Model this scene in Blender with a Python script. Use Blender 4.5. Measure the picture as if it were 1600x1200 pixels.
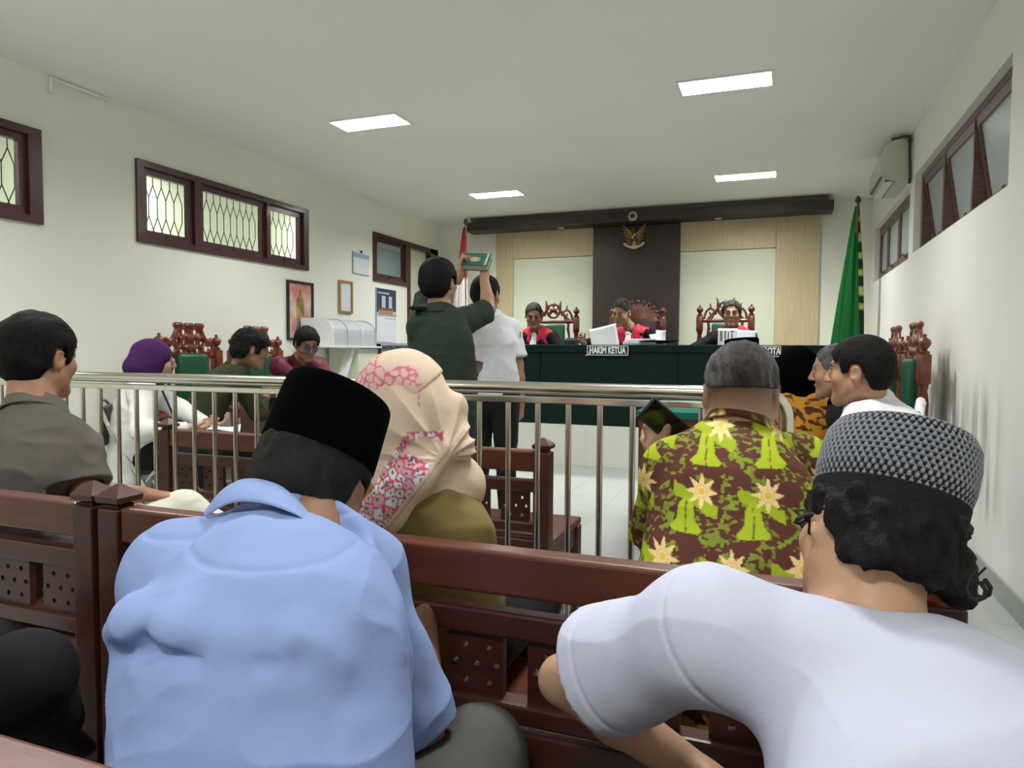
import bpy, bmesh, math, random
import numpy as np
from mathutils import Vector, Matrix
from mathutils.geometry import delaunay_2d_cdt

for _o in list(bpy.data.objects):
    bpy.data.objects.remove(_o)
SC = bpy.context.scene
COL = SC.collection

# ---------------------------------------------------------------- camera
YAW, PITCH, ROLL, FPX, EYE = 0.3603, 0.0485, 0.0056, 1087.0, 1.2
_fw = Vector((-math.sin(YAW)*math.cos(PITCH), math.cos(YAW)*math.cos(PITCH), -math.sin(PITCH)))
_r0 = Vector((math.cos(YAW), math.sin(YAW), 0)); _u0 = _r0.cross(_fw)
_r = math.cos(ROLL)*_r0 + math.sin(ROLL)*_u0; _u = _r.cross(_fw)
cam_data = bpy.data.cameras.new('camera')
cam_data.sensor_width = 36.0; cam_data.lens = FPX/1600*36.0
cam_data.clip_start = 0.05; cam_data.clip_end = 60
cam = bpy.data.objects.new('camera', cam_data); COL.objects.link(cam)
_m = Matrix((_r, _u, -_fw)).transposed().to_4x4(); _m.translation = Vector((0, 0, EYE))
cam.matrix_world = _m
SC.camera = cam

# ---------------------------------------------------------------- world, exposure
SC.view_settings.view_transform = 'Standard'
SC.view_settings.look = 'None'
SC.view_settings.gamma = 1.0
SC.view_settings.use_curve_mapping = False
SC.view_settings.exposure = 0.44
SC.cycles.use_denoising = True
SC.cycles.max_bounces = 8
SC.cycles.diffuse_bounces = 5
SC.cycles.caustics_reflective = False
SC.cycles.caustics_refractive = False
SC.cycles.sample_clamp_indirect = 6.0
world = bpy.data.worlds.new('dusk outside'); SC.world = world; world.use_nodes = True
_bg = world.node_tree.nodes['Background']
_bg.inputs[0].default_value = (0.30, 0.36, 0.40, 1); _bg.inputs[1].default_value = 0.25

# room dimensions (metres): x to the right, y to the judges, z up
XL, XR, YF, YB, H = -4.67, 1.05, -2.6, 9.35, 3.05
LIGHT_W = 56.0
LAMPS = [(-3.13, 4.99), (-0.36, 5.10), (-3.13, 7.75), (-0.33, 7.82), (-3.13, 2.1), (-0.36, 2.1), (-3.13, -0.9), (-0.36, -0.9)]
for _i, (_x, _y) in enumerate(LAMPS):
    _l = bpy.data.lights.new('fluorescent_light', 'AREA'); _l.shape = 'RECTANGLE'
    _l.size = 0.60; _l.size_y = 0.26; _l.energy = LIGHT_W*(1.55 if _y > 7 else 1.1 if _y > 4 else 1.25); _l.color = (1.0, 1.0, 0.985)
    _l.spread = math.radians(178)
    _o = bpy.data.objects.new('fluorescent_light', _l); COL.objects.link(_o)
    _o.location = (_x, _y, H + 0.035)

# ---------------------------------------------------------------- materials
MATS = {}
def nt(name):
    m = bpy.data.materials.new(name); m.use_nodes = True
    return m, m.node_tree, m.node_tree.nodes['Principled BSDF']
def mat(name, col, rough=0.6, metal=0.0, bump=0.0, bscale=60.0, var=0.0, vscale=3.0, spec=0.5, coat=0.0, sheen=0.0, attr=False, stretch=None, emit=None):
    """one procedural material: base colour with noise variation and a fine bump"""
    if name in MATS: return MATS[name]
    m, t, b = nt(name); MATS[name] = m
    L = t.links.new; N = t.nodes.new
    b.inputs['Roughness'].default_value = rough; b.inputs['Metallic'].default_value = metal
    b.inputs['Specular IOR Level'].default_value = spec
    b.inputs['Coat Weight'].default_value = coat; b.inputs['Coat Roughness'].default_value = 0.12
    if sheen: b.inputs['Sheen Weight'].default_value = sheen
    b.inputs['Base Color'].default_value = (*col, 1)
    if emit:
        b.inputs['Emission Color'].default_value = (*col, 1); b.inputs['Emission Strength'].default_value = emit
    tc = N('ShaderNodeTexCoord'); src = tc.outputs['Object']
    if stretch:
        mp = N('ShaderNodeMapping'); mp.inputs['Scale'].default_value = stretch
        L(src, mp.inputs[0]); src = mp.outputs[0]
    base = None
    if attr:
        a = N('ShaderNodeAttribute'); a.attribute_name = 'Col'; base = a.outputs['Color']
        L(base, b.inputs['Base Color'])
    if var:
        n = N('ShaderNodeTexNoise'); n.inputs['Scale'].default_value = vscale; n.inputs['Detail'].default_value = 5
        L(src, n.inputs['Vector'])
        r = N('ShaderNodeMapRange'); r.inputs[1].default_value = .3; r.inputs[2].default_value = .7
        r.inputs[3].default_value = 1-var; r.inputs[4].default_value = 1+var
        L(n.outputs[0], r.inputs[0])
        x = N('ShaderNodeVectorMath'); x.operation = 'SCALE'
        if base: L(base, x.inputs[0])
        else: x.inputs[0].default_value = col
        L(r.outputs[0], x.inputs['Scale']); L(x.outputs[0], b.inputs['Base Color'])
    if bump:
        n2 = N('ShaderNodeTexNoise'); n2.inputs['Scale'].default_value = bscale; n2.inputs['Detail'].default_value = 3
        L(src, n2.inputs['Vector'])
        bp = N('ShaderNodeBump'); bp.inputs['Strength'].default_value = bump; bp.inputs['Distance'].default_value = 0.01
        L(n2.outputs[0], bp.inputs['Height']); L(bp.outputs[0], b.inputs['Normal'])
    return m
def cloth(name, col, rough=0.85, bump=0.12, bscale=350, var=0.04, **k):
    return mat(name, col, rough=rough, bump=bump, bscale=bscale, var=var, vscale=8, spec=0.2, **k)
def wood(name, col, rough=0.32, coat=0.25, stretch=(1.5, 14, 14), var=0.35):
    return mat(name, col, rough=rough, var=var, vscale=3.2, bump=0.03, bscale=8, coat=coat, stretch=stretch)

def tiles(name, col, grout, size, rough):
    m, t, b = nt(name); L = t.links.new; N = t.nodes.new
    tc = N('ShaderNodeTexCoord'); br = N('ShaderNodeTexBrick')
    br.offset = 0; br.inputs['Scale'].default_value = 1.0
    br.inputs['Brick Width'].default_value = size; br.inputs['Row Height'].default_value = size
    br.inputs['Mortar Size'].default_value = 0.0025; br.inputs['Mortar Smooth'].default_value = 0.3
    br.inputs['Color1'].default_value = (*col, 1); br.inputs['Color2'].default_value = (*[c*0.965 for c in col], 1)
    br.inputs['Mortar'].default_value = (*grout, 1)
    L(tc.outputs['Object'], br.inputs['Vector'])
    n = N('ShaderNodeTexNoise'); n.inputs['Scale'].default_value = 2.2; n.inputs['Detail'].default_value = 4
    L(tc.outputs['Object'], n.inputs['Vector'])
    r = N('ShaderNodeMapRange'); r.inputs[3].default_value = .93; r.inputs[4].default_value = 1.05; L(n.outputs[0], r.inputs[0])
    x = N('ShaderNodeVectorMath'); x.operation = 'SCALE'; L(br.outputs['Color'], x.inputs[0]); L(r.outputs[0], x.inputs['Scale'])
    L(x.outputs[0], b.inputs['Base Color']); b.inputs['Roughness'].default_value = rough
    return m

M_wall = mat('cream wall paint', (0.87, 0.88, 0.79), rough=0.75, var=0.03, vscale=1.2, bump=0.03, bscale=120)
def wall_right_mat():
    """same cream paint, with the grey vertical scuff stains rubbed into it near the carved chairs"""
    m, t, b = nt('cream wall paint with scuffs'); L = t.links.new; N = t.nodes.new
    b.inputs['Roughness'].default_value = 0.75
    tc = N('ShaderNodeTexCoord'); mp = N('ShaderNodeMapping'); mp.inputs['Scale'].default_value = (1, 7.0, 0.55)
    L(tc.outputs['Object'], mp.inputs[0])
    n = N('ShaderNodeTexNoise'); n.inputs['Scale'].default_value = 1.6; n.inputs['Detail'].default_value = 4; L(mp.outputs[0], n.inputs['Vector'])
    sx = N('ShaderNodeSeparateXYZ'); L(tc.outputs['Object'], sx.inputs[0])
    def band(sock, a, b_, c, d):
        r1 = N('ShaderNodeMapRange'); r1.interpolation_type = 'SMOOTHSTEP'; r1.inputs[1].default_value = a; r1.inputs[2].default_value = b_; L(sock, r1.inputs[0])
        r2 = N('ShaderNodeMapRange'); r2.interpolation_type = 'SMOOTHSTEP'; r2.inputs[1].default_value = c; r2.inputs[2].default_value = d; r2.inputs[3].default_value = 1; r2.inputs[4].default_value = 0; L(sock, r2.inputs[0])
        q = N('ShaderNodeMath'); q.operation = 'MULTIPLY'; L(r1.outputs[0], q.inputs[0]); L(r2.outputs[0], q.inputs[1]); return q.outputs[0]
    by = band(sx.outputs['Y'], 3.9, 4.3, 5.0, 5.3); bz = band(sx.outputs['Z'], 0.25, 0.5, 0.78, 1.12)
    q = N('ShaderNodeMath'); q.operation = 'MULTIPLY'; L(by, q.inputs[0]); L(bz, q.inputs[1])
    r = N('ShaderNodeMapRange'); r.inputs[1].default_value = .44; r.inputs[2].default_value = .66; r.inputs[3].default_value = 0; r.inputs[4].default_value = .75; L(n.outputs[0], r.inputs[0])
    q2 = N('ShaderNodeMath'); q2.operation = 'MULTIPLY'; L(q.outputs[0], q2.inputs[0]); L(r.outputs[0], q2.inputs[1])
    mx = N('ShaderNodeMix'); mx.data_type = 'RGBA'; L(q2.outputs[0], mx.inputs['Factor'])
    mx.inputs[6].default_value = (0.88, 0.88, 0.82, 1); mx.inputs[7].default_value = (0.22, 0.21, 0.16, 1)
    L(mx.outputs[2], b.inputs['Base Color'])
    return m
M_wall_r = wall_right_mat()
M_ceil = mat('matt ceiling paint', (0.87, 0.87, 0.83), rough=0.9, var=0.02, vscale=0.8)
M_floor = tiles('white glossy floor tiles', (0.54, 0.565, 0.54), (0.34, 0.44, 0.41), 0.4, 0.18)
M_plat = tiles('cream platform tiles', (0.70, 0.72, 0.64), (0.60, 0.61, 0.53), 0.6, 0.25)
M_base = mat('grey green skirting tile', (0.33, 0.36, 0.33), rough=0.25, var=0.08, vscale=5)
M_basel = mat('beige skirting tile', (0.30, 0.31, 0.22), rough=0.4, var=0.15, vscale=4)
M_frame = wood('dark maroon window wood', (0.055, 0.014, 0.014), rough=0.35)
M_frame_r = wood('brown window wood', (0.13, 0.062, 0.055), rough=0.4)
M_wood = wood('red brown bench wood', (0.048, 0.0105, 0.0055), var=.22, coat=.04, rough=.42)
M_wood_top = wood('red brown worn bench rail', (0.092, 0.022, 0.0095), var=.22, coat=.08, rough=.38)
M_carved = wood('carved reddish wood', (0.15, 0.030, 0.013), rough=0.28, coat=0.4, stretch=(6, 6, 6))
M_carved_d = wood('dark carved wood', (0.10, 0.022, 0.013), rough=0.3, coat=0.4, stretch=(6, 6, 6))
M_table = wood('brown table wood', (0.125, 0.032, 0.017), rough=0.35, stretch=(10, 10, 1.2), var=.12)
M_steel = mat('brushed stainless steel', (0.60, 0.57, 0.51), rough=0.2, metal=1.0, var=0.03, vscale=20)
M_chrome = mat('chrome tube', (0.75, 0.76, 0.77), rough=0.12, metal=1.0)
M_glass = None
M_black = mat('black plastic', (0.012, 0.012, 0.013), rough=0.35)
M_white = mat('white plastic', (0.78, 0.80, 0.80), rough=0.4)
M_paper = mat('white paper', (0.82, 0.84, 0.86), rough=0.8, var=0.02, vscale=10)
M_green_velvet = cloth('dark green velvet cloth', (0.002, 0.013, 0.0105), sheen=0.02, var=0.12)
M_green_top = cloth('green table cloth', (0.01, 0.12, 0.085))
M_green_pad = mat('green vinyl upholstery', (0.008, 0.075, 0.034), rough=0.38, var=0.06, vscale=6)
M_gold = mat('old gold', (0.45, 0.27, 0.07), rough=0.4, metal=0.6, var=0.15, vscale=30)

# ---------------------------------------------------------------- object helpers
def mesh_from(verts, faces, name, m=None, parent=None, smooth=False, cols=None):
    me = bpy.data.meshes.new(name)
    if isinstance(verts, np.ndarray) and isinstance(faces, np.ndarray):
        nv, nf = len(verts), len(faces); k = faces.shape[1]
        me.vertices.add(nv); me.vertices.foreach_set('co', verts.astype(np.float32).ravel())
        me.loops.add(nf*k); me.loops.foreach_set('vertex_index', faces.astype(np.int32).ravel())
        me.polygons.add(nf); me.polygons.foreach_set('loop_start', (np.arange(nf)*k).astype(np.int32))
        me.update(calc_edges=True); me.validate()
    else:
        me.from_pydata([tuple(v) for v in verts], [], [tuple(f) for f in faces]); me.update()
    if smooth: me.polygons.foreach_set('use_smooth', [True]*len(me.polygons))
    if cols is not None:
        a = me.color_attributes.new('Col', 'FLOAT_COLOR', 'POINT')
        a.data.foreach_set('color', np.concatenate([cols, np.ones((len(cols), 1))], 1).astype(np.float32).ravel())
    o = bpy.data.objects.new(name, me); COL.objects.link(o)
    if m: me.materials.append(m)
    if parent: o.parent = parent
    return o
def empty(name, loc=(0, 0, 0), rz=0.0):
    o = bpy.data.objects.new(name, None); COL.objects.link(o); o.location = loc; o.rotation_euler = (0, 0, rz)
    o.empty_display_size = 0.1
    return o
def tag(o, label, cat, group=None, kind=None):
    o['label'] = label; o['category'] = cat
    if group: o['group'] = group
    if kind: o['kind'] = kind
    return o
def struct(o): o['kind'] = 'structure'; return o
class MB:
    """collects boxes, lathes and tubes and links them as one mesh"""
    def __init__(s): s.bm = bmesh.new()
    def box(s, a, b, bev=0.0, M=None, seg=2):
        a = Vector(a); b = Vector(b); lo = Vector(map(min, a, b)); hi = Vector(map(max, a, b))
        vs = [s.bm.verts.new((x, y, z)) for x in (lo.x, hi.x) for y in (lo.y, hi.y) for z in (lo.z, hi.z)]
        F = [(0, 1, 3, 2), (4, 6, 7, 5), (0, 4, 5, 1), (2, 3, 7, 6), (0, 2, 6, 4), (1, 5, 7, 3)]
        fs = [s.bm.faces.new([vs[i] for i in f]) for f in F]
        if M is not None: bmesh.ops.transform(s.bm, matrix=M, verts=vs)
        if bev > 0:
            es = list({e for f in fs for e in f.edges})
            bmesh.ops.bevel(s.bm, geom=es, offset=bev, segments=seg, affect='EDGES', profile=0.5)
        return s
    def rings(s, rings, cap=True, closed=False):
        R = [[s.bm.verts.new(p) for p in r] for r in rings]; n = len(R[0])
        rng = range(len(R)) if closed else range(len(R)-1)
        for i in rng:
            a, b = R[i], R[(i+1) % len(R)]
            for j in range(n):
                s.bm.faces.new((a[j], a[(j+1) % n], b[(j+1) % n], b[j]))
        if cap and not closed:
            s.bm.faces.new(list(reversed(R[0]))); s.bm.faces.new(R[-1])
        return s
    def lathe(s, prof, n=16, M=None, sx=1, sy=1):
        rs = []
        for r, z in prof:
            rs.append([(max(r, 1e-4)*math.cos(2*math.pi*j/n)*sx, max(r, 1e-4)*math.sin(2*math.pi*j/n)*sy, z) for j in range(n)])
        if M is not None: rs = [[M @ Vector(p) for p in r] for r in rs]
        return s.rings(rs)
    def tube(s, pts, r, n=10, closed=False, taper=None):
        pts = [Vector(p) for p in pts]; rs = []; N = len(pts); prev = None
        for i, p in enumerate(pts):
            if closed: d = pts[(i+1) % N]-pts[i-1]
            else: d = pts[min(i+1, N-1)]-pts[max(i-1, 0)]
            d.normalize()
            if prev is None:
                a = Vector((0, 0, 1)) if abs(d.z) < .9 else Vector((1, 0, 0)); x = d.cross(a).normalized()
            else: x = (prev-d*prev.dot(d)).normalized()
            prev = x; y = d.cross(x); rr = taper[i] if taper else r
            rs.append([p+(x*math.cos(2*math.pi*j/n)+y*math.sin(2*math.pi*j/n))*rr for j in range(n)])
        return s.rings(rs, closed=closed)
    def prism(s, poly, h, M=None, bev=0):
        """polygon in xy extruded 0..h in z"""
        lo = [s.bm.verts.new((x, y, 0)) for x, y in poly]; hi = [s.bm.verts.new((x, y, h)) for x, y in poly]; n = len(poly)
        fs = [s.bm.faces.new(list(reversed(lo))), s.bm.faces.new(hi)]
        for i in range(n): fs.append(s.bm.faces.new((lo[i], lo[(i+1) % n], hi[(i+1) % n], hi[i])))
        if M is not None: bmesh.ops.transform(s.bm, matrix=M, verts=lo+hi)
        return s
    def build(s, name, m=None, parent=None, smooth=None):
        bmesh.ops.recalc_face_normals(s.bm, faces=s.bm.faces)
        me = bpy.data.meshes.new(name); s.bm.to_mesh(me); s.bm.free()
        if smooth is not None:
            me.polygons.foreach_set('use_smooth', [True]*len(me.polygons))
            me.set_sharp_from_angle(angle=math.radians(smooth))
        o = bpy.data.objects.new(name, me); COL.objects.link(o)
        if m: me.materials.append(m)
        if parent: o.parent = parent
        return o
def rect(x0, x1, y0, y1): return [(x0, y0), (x1, y0), (x1, y1), (x0, y1)]
def ell(cx, cy, rx, ry, n=16, a=0):
    return [(cx+rx*math.cos(t)*math.cos(a)-ry*math.sin(t)*math.sin(a), cy+rx*math.cos(t)*math.sin(a)+ry*math.sin(t)*math.cos(a)) for t in [2*math.pi*i/n for i in range(n)]]
def plate(mb, outline, holes, th, M=None):
    """flat plate with holes, outline in xy, thickness th along z, into a mesh builder"""
    P = []; E = []
    for lp in [outline]+holes:
        k = len(P); P += [Vector(p) for p in lp]; E += [(k+i, k+(i+1) % len(lp)) for i in range(len(lp))]
    vs, es, fs, *_ = delaunay_2d_cdt(P, E, [], 1, 1e-6)
    def inside(p, lp):
        c = False; j = len(lp)-1
        for i in range(len(lp)):
            if (lp[i][1] > p[1]) != (lp[j][1] > p[1]) and p[0] < (lp[j][0]-lp[i][0])*(p[1]-lp[i][1])/(lp[j][1]-lp[i][1])+lp[i][0]: c = not c
            j = i
        return c
    keep = []
    for f in fs:
        c = [sum(vs[i][k] for i in f)/3 for k in (0, 1)]
        if inside(c, outline) and not any(inside(c, h) for h in holes): keep.append(f)
    lo = [mb.bm.verts.new((v[0], v[1], 0)) for v in vs]; hi = [mb.bm.verts.new((v[0], v[1], th)) for v in vs]
    cnt = {}
    for f in keep:
        mb.bm.faces.new([lo[i] for i in reversed(f)]); mb.bm.faces.new([hi[i] for i in f])
        for a, b in zip(f, f[1:]+f[:1]): cnt[(a, b)] = 1
    for (a, b) in cnt:
        if (b, a) not in cnt: mb.bm.faces.new((lo[a], lo[b], hi[b], hi[a]))
    nv = lo+hi
    if M is not None: bmesh.ops.transform(mb.bm, matrix=M, verts=nv)
    for v in nv:
        if not v.link_faces: mb.bm.verts.remove(v)
    return mb
def frameM(o, x, y, z):
    m = Matrix((Vector(x), Vector(y), Vector(z))).transposed().to_4x4(); m.translation = Vector(o); return m
def deep_copy(src, loc, rz=None, parent=None):
    """copy a thing with its parts and sub-parts"""
    c = src.copy(); COL.objects.link(c)
    if parent is None:
        c.location = loc
        if rz is not None: c.rotation_euler = (0, 0, rz)
    else: c.parent = parent
    for ch in [k for k in ALL_CH(src)]: deep_copy(ch, None, parent=c)
    return c
def ALL_CH(o): return [k for k in bpy.data.objects if k.parent == o]
def text(body, size, name, m, parent=None, M=None, depth=0.002, bold=0.0, xs=1.0):
    cu = bpy.data.curves.new(name, 'FONT'); cu.body = body; cu.size = size; cu.extrude = depth; cu.offset = bold
    cu.align_x = 'CENTER'; cu.align_y = 'CENTER'
    tmp = bpy.data.objects.new('tmp', cu); COL.objects.link(tmp); bpy.context.view_layer.update()
    me = bpy.data.meshes.new_from_object(tmp); bpy.data.objects.remove(tmp)
    me.transform(Matrix.Diagonal((xs, 1, 1, 1)))
    o = bpy.data.objects.new(name, me); COL.objects.link(o); me.materials.clear(); me.materials.append(m)
    if parent: o.parent = parent
    if M is not None: me.transform(M)
    return o
# ================================================================ room shell
mb = MB(); mb.box((XL-1.8, YF-.2, -.1), (XR+.3, YB+.2, 0)); struct(mb.build('floor', M_floor))
# ceiling with the recesses of the eight light fixtures
LX, LY = 0.31, 0.135
holes = [rect(x-LX, x+LX, y-LY, y+LY) for x, y in LAMPS]
mb = MB(); plate(mb, rect(XL-.2, XR+.2, YF-.2, YB+.2), holes, 0.02, Matrix.Translation((0, 0, H))); struct(mb.build('ceiling', M_ceil))
# left wall with window openings (plane x = XL, thickness outwards)
WL = [(1.0, 3.33, 2.03, 2.66), (4.08, 6.20, 2.03, 2.67), (7.49, 8.35, 2.05, 2.65)]
door_open = (8.42, 9.02, 0.0, 2.60)
ML = frameM((XL-.15, 0, 0), (0, 1, 0), (0, 0, 1), (1, 0, 0))
mb = MB(); plate(mb, rect(YF, YB, 0, H), [rect(*w) for w in WL] + [rect(door_open[0], door_open[1], .43, door_open[3])], 0.15, ML)
struct(mb.build('wall_left', M_wall))
WR = [(4.08, 6.60, 2.02, 2.66), (6.80, 9.0, 2.0, 2.62)]
MR = frameM((XR+.15, 0, 0), (0, -1, 0), (0, 0, 1), (-1, 0, 0))
mb = MB(); plate(mb, rect(-YB, -YF, 0, H), [rect(-w[1], -w[0], w[2], w[3]) for w in WR], 0.15, MR)
struct(mb.build('wall_right', M_wall_r))
mb = MB(); mb.box((XL-.15, YB, 0), (XR+.15, YB+.15, H)); struct(mb.build('wall_back', M_wall))
mb = MB(); mb.box((XL-.15, YF-.15, 0), (XR+.15, YF, H)); struct(mb.build('wall_front', M_wall))
# platform for the judges
mb = MB(); mb.box((XL, 6.97, 0), (XR, YB, .43), .004); struct(mb.build('trim_1', M_plat))
# skirting
mb = MB(); mb.box((XR-.012, YF, 0), (XR, 6.97, .115), .003); struct(mb.build('baseboard_right', M_base))
mb = MB(); mb.box((XL, YF, .0), (XL+.012, 6.97, .24), .003); struct(mb.build('baseboard_left', M_basel))
mb = MB(); mb.box((XL, YF, .24), (XL+.016, 6.97, .335), .003); struct(mb.build('trim_2', M_base))
# thin cornice strip where right wall meets ceiling
mb = MB(); mb.box((XR-.05, YF, H-.012), (XR, YB, H)); struct(mb.build('trim_3', M_ceil))
# neighbouring corridor behind the left windows
mb = MB(); mb.box((XL-1.62, YF, 0), (XL-1.5, YB+.1, 3.2)); struct(mb.build('wall_corridor', M_wall))
mb = MB(); mb.box((XL-1.6, YF, 3.1), (XL-.15, YB+.1, 3.2)); struct(mb.build('ceiling_corridor', M_ceil))
for _y in (2.0, 5.2, 8.3):
    _l = bpy.data.lights.new('corridor_light', 'AREA'); _l.size = .9; _l.energy = 20; _l.color = (1, 1, .9)
    _o = bpy.data.objects.new('corridor_light', _l); COL.objects.link(_o); _o.location = (XL-.8, _y, 3.05)

# glass
def glass_mat(name, tint, rough, alpha_mix):
    m, t, b = nt(name); L = t.links.new; N = t.nodes.new; out = t.nodes['Material Output']
    tr = N('ShaderNodeBsdfTransparent'); tr.inputs[0].default_value = (*tint, 1)
    b.inputs['Base Color'].default_value = (.02, .02, .02, 1); b.inputs['Roughness'].default_value = rough
    fr = N('ShaderNodeFresnel'); fr.inputs[0].default_value = 1.5
    ad = N('ShaderNodeMath'); ad.operation = 'ADD'; ad.inputs[1].default_value = alpha_mix; ad.use_clamp = True; g = N('ShaderNodeNewGeometry'); iv = N('ShaderNodeMath'); iv.operation = 'SUBTRACT'; iv.inputs[0].default_value = 1; L(g.outputs['Backfacing'], iv.inputs[1]); mu = N('ShaderNodeMath'); mu.operation = 'MULTIPLY'; L(iv.outputs[0], mu.inputs[0]); L(fr.outputs[0], mu.inputs[1]); L(mu.outputs[0], ad.inputs[0])
    mx = N('ShaderNodeMixShader'); L(ad.outputs[0], mx.inputs[0]); L(tr.outputs[0], mx.inputs[1]); L(b.outputs[0], mx.inputs[2])
    L(mx.outputs[0], out.inputs[0]); return m
M_glass = glass_mat('clear window glass', (.93, .96, .95), 0.03, 0.02)
M_frost = mat('frosted window glass', (0.40, 0.46, 0.47), rough=0.28, var=0.10, vscale=1.2, spec=0.6)
M_frost_l = mat('blue grey blinded glass', (0.20, 0.27, 0.28), rough=0.2, var=0.15, vscale=1.5)
M_iron = mat('black iron grille', (0.03, 0.03, 0.028), rough=0.5)
M_brass = mat('dark brass', (0.10, 0.07, 0.04), rough=0.35, metal=0.8)

def grille(mb, y0, y1, z0, z1, x, cw):
    n = max(1, round((y1-y0)/cw)); w = (y1-y0)/n; zs = [z0, z0+.19*(z1-z0), z0+.37*(z1-z0), z0+.63*(z1-z0), z0+.81*(z1-z0), z1]
    def c(k, j): return y0+w*k
    for k in range(n+1):
        y = y0+w*k
        mb.tube([(x, y, zs[2]), (x, y, zs[3])], .004, 5)
        if k < n:
            m = y+w/2
            for a, b in (((y, zs[2]), (m, zs[1])), ((m, zs[1]), (y+w, zs[2])), ((y, zs[3]), (m, zs[4])), ((m, zs[4]), (y+w, zs[3]))):
                mb.tube([(x, a[0], a[1]), (x, b[0], b[1])], .004, 5)
            for a, b in (((m, zs[1]), (y, zs[0])), ((m, zs[1]), (y+w, zs[0]))):
                mb.tube([(x, a[0], a[1]), (x, b[0], b[1])], .004, 5)
            mb.tube([(x, m, zs[4]), (x, m, zs[5])], .004, 5)
def left_window(n, y0, y1, z0, z1, cuts, glassm, with_grille=True):
    """three-light timber window in the left wall; cuts = pane rectangles (y0, y1)"""
    root = empty('window_%d' % n, (XL, (y0+y1)/2, (z0+z1)/2)); struct(root); c = Vector(root.location)
    M = frameM((XL-.06, 0, 0), (0, 1, 0), (0, 0, 1), (1, 0, 0))
    mb = MB(); plate(mb, rect(y0, y1, z0, z1), [rect(a-.05, b+.05, z0+.05, z1-.05) for a, b in cuts], .085, M)
    o = mb.build('window_frame', M_frame, root); o.location = -c
    for a, b in cuts:
        mb = MB(); plate(mb, rect(a-.048, b+.048, z0+.055, z1-.052), [rect(a, b, z0+.105, z1-.10)], .04, frameM((XL-.045, 0, 0), (0, 1, 0), (0, 0, 1), (1, 0, 0)))
        s = mb.build('window_sash', M_frame, root); s.location = -c
        mb = MB(); mb.box((XL-.03, a-.01, z0+.10), (XL-.024, b+.01, z1-.095)); mb.build('glass_pane', glassm, s)
        mb = MB(); mb.box((XL-.006, (a+b)/2-.03, z0+.055), (XL+.008, (a+b)/2+.03, z0+.075), .003)
        mb.tube([(XL+.004, (a+b)/2-.01, z0+.07), (XL+.02, (a+b)/2-.005, z0+.085), (XL+.004, (a+b)/2+.01, z0+.09)], .004, 6); mb.build('latch', M_brass, s)
        if with_grille:
            mb = MB(); grille(mb, a-.05, b+.05, z0+.03, z1-.03, XL-.12, .082); g = mb.build('iron_grille', M_iron, root); g.location = -c
    return root
left_window(1, *WL[0], [(1.12, 1.60), (1.74, 2.56), (2.70, 3.19)], M_glass)
left_window(2, *WL[1], [(4.19, 4.60), (4.77, 5.50), (5.64, 6.07)], M_glass)
left_window(3, *WL[2], [(7.60, 8.22)], M_frost_l, False)
# slatted top of the blind behind window 3 is part of that window
w3 = [o for o in bpy.data.objects if o.name == 'window_3'][0]
mb = MB()
for k in range(9): mb.box((-.02, -.29+.065*k, .14), (-.016, -.245+.065*k, .20))
mb.build('blind_slat', mat('pale blind slats', (.42, .46, .44), rough=.5), w3)
# door opening beside it with a dark architrave and a cream door leaf
d = empty('door_1', (XL, 8.72, .43)); struct(d)
mb = MB()
mb.box((-.06, -.37, 2.15), (.03, .50, 2.22), .004).box((-.06, .27, 0), (.03, .50, 2.22), .004).box((-.06, -.37, 0), (.025, -.31, 2.2), .003)
mb.build('door_frame', M_frame, d)
mb = MB(); mb.box((-.12, -.32, 0), (-.05, .30, 2.16), .004)
leaf = mb.build('door_leaf', mat('pale cream door', (.74, .77, .62), rough=.5), d)
mb = MB(); mb.tube([(-.045, .22, 1.0), (.0, .22, 1.0), (.0, .14, 1.0)], .009, 8); mb.build('door_handle', M_chrome, leaf)

def right_window(n, y0, y1, z0, z1, cuts, tilt):
    root = empty('window_%d' % n, (XR, (y0+y1)/2, (z0+z1)/2)); struct(root); c = Vector(root.location)
    M = frameM((XR+.12, 0, 0), (0, -1, 0), (0, 0, 1), (-1, 0, 0))
    mb = MB(); plate(mb, rect(-y1, -y0, z0, z1), [rect(-b-.045, -a+.045, z0+.045, z1-.045) for a, b in cuts], .07, M)
    o = mb.build('window_frame', M_frame_r, root); o.location = -c
    for (a, b), tl in zip(cuts, tilt):
        R = Matrix.Translation((XR+.07, 0, z1-.045)) @ Matrix.Rotation(math.radians(-tl), 4, 'Y')
        hh = z1-z0-.09
        mb = MB(); plate(mb, rect(-b-.043, -a+.043, -hh, 0), [rect(-b, -a, -hh+.055, -.055)], .035, R @ frameM((.0175, 0, 0), (0, -1, 0), (0, 0, 1), (-1, 0, 0)))
        s = mb.build('window_sash', M_frame_r, root); s.location = -c
        mb = MB(); mb.box((-.003, a-.01, -hh+.05), (.003, b+.01, -.05), M=R); mb.build('glass_pane', M_frost, s)
        mb = MB(); mb.box((-.03, (a+b)/2-.03, -hh+.02), (-.014, (a+b)/2+.03, -hh+.045), .003, M=R)
        mb.tube([R @ Vector((-.025, (a+b)/2-.02, -hh+.03)), R @ Vector((-.05, (a+b)/2, -hh+.045)), R @ Vector((-.03, (a+b)/2+.03, -hh+.06))], .005, 6); mb.build('latch', M_brass, s)
        if tl > 3:
            mb = MB(); q = R @ Vector((0, a+.03, -hh+.03)); mb.tube([(XR+.07, a+.03, z0+.06), q], .005, 6)
            q = R @ Vector((0, b-.03, -hh+.03)); mb.tube([(XR+.07, b-.03, z0+.06), q], .005, 6); mb.build('stay_arm', M_brass, s)
    return root
right_window(4, *WR[0], [(4.20, 4.93), (5.06, 5.72), (5.86, 6.48)], (9, 9, 9))
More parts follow.
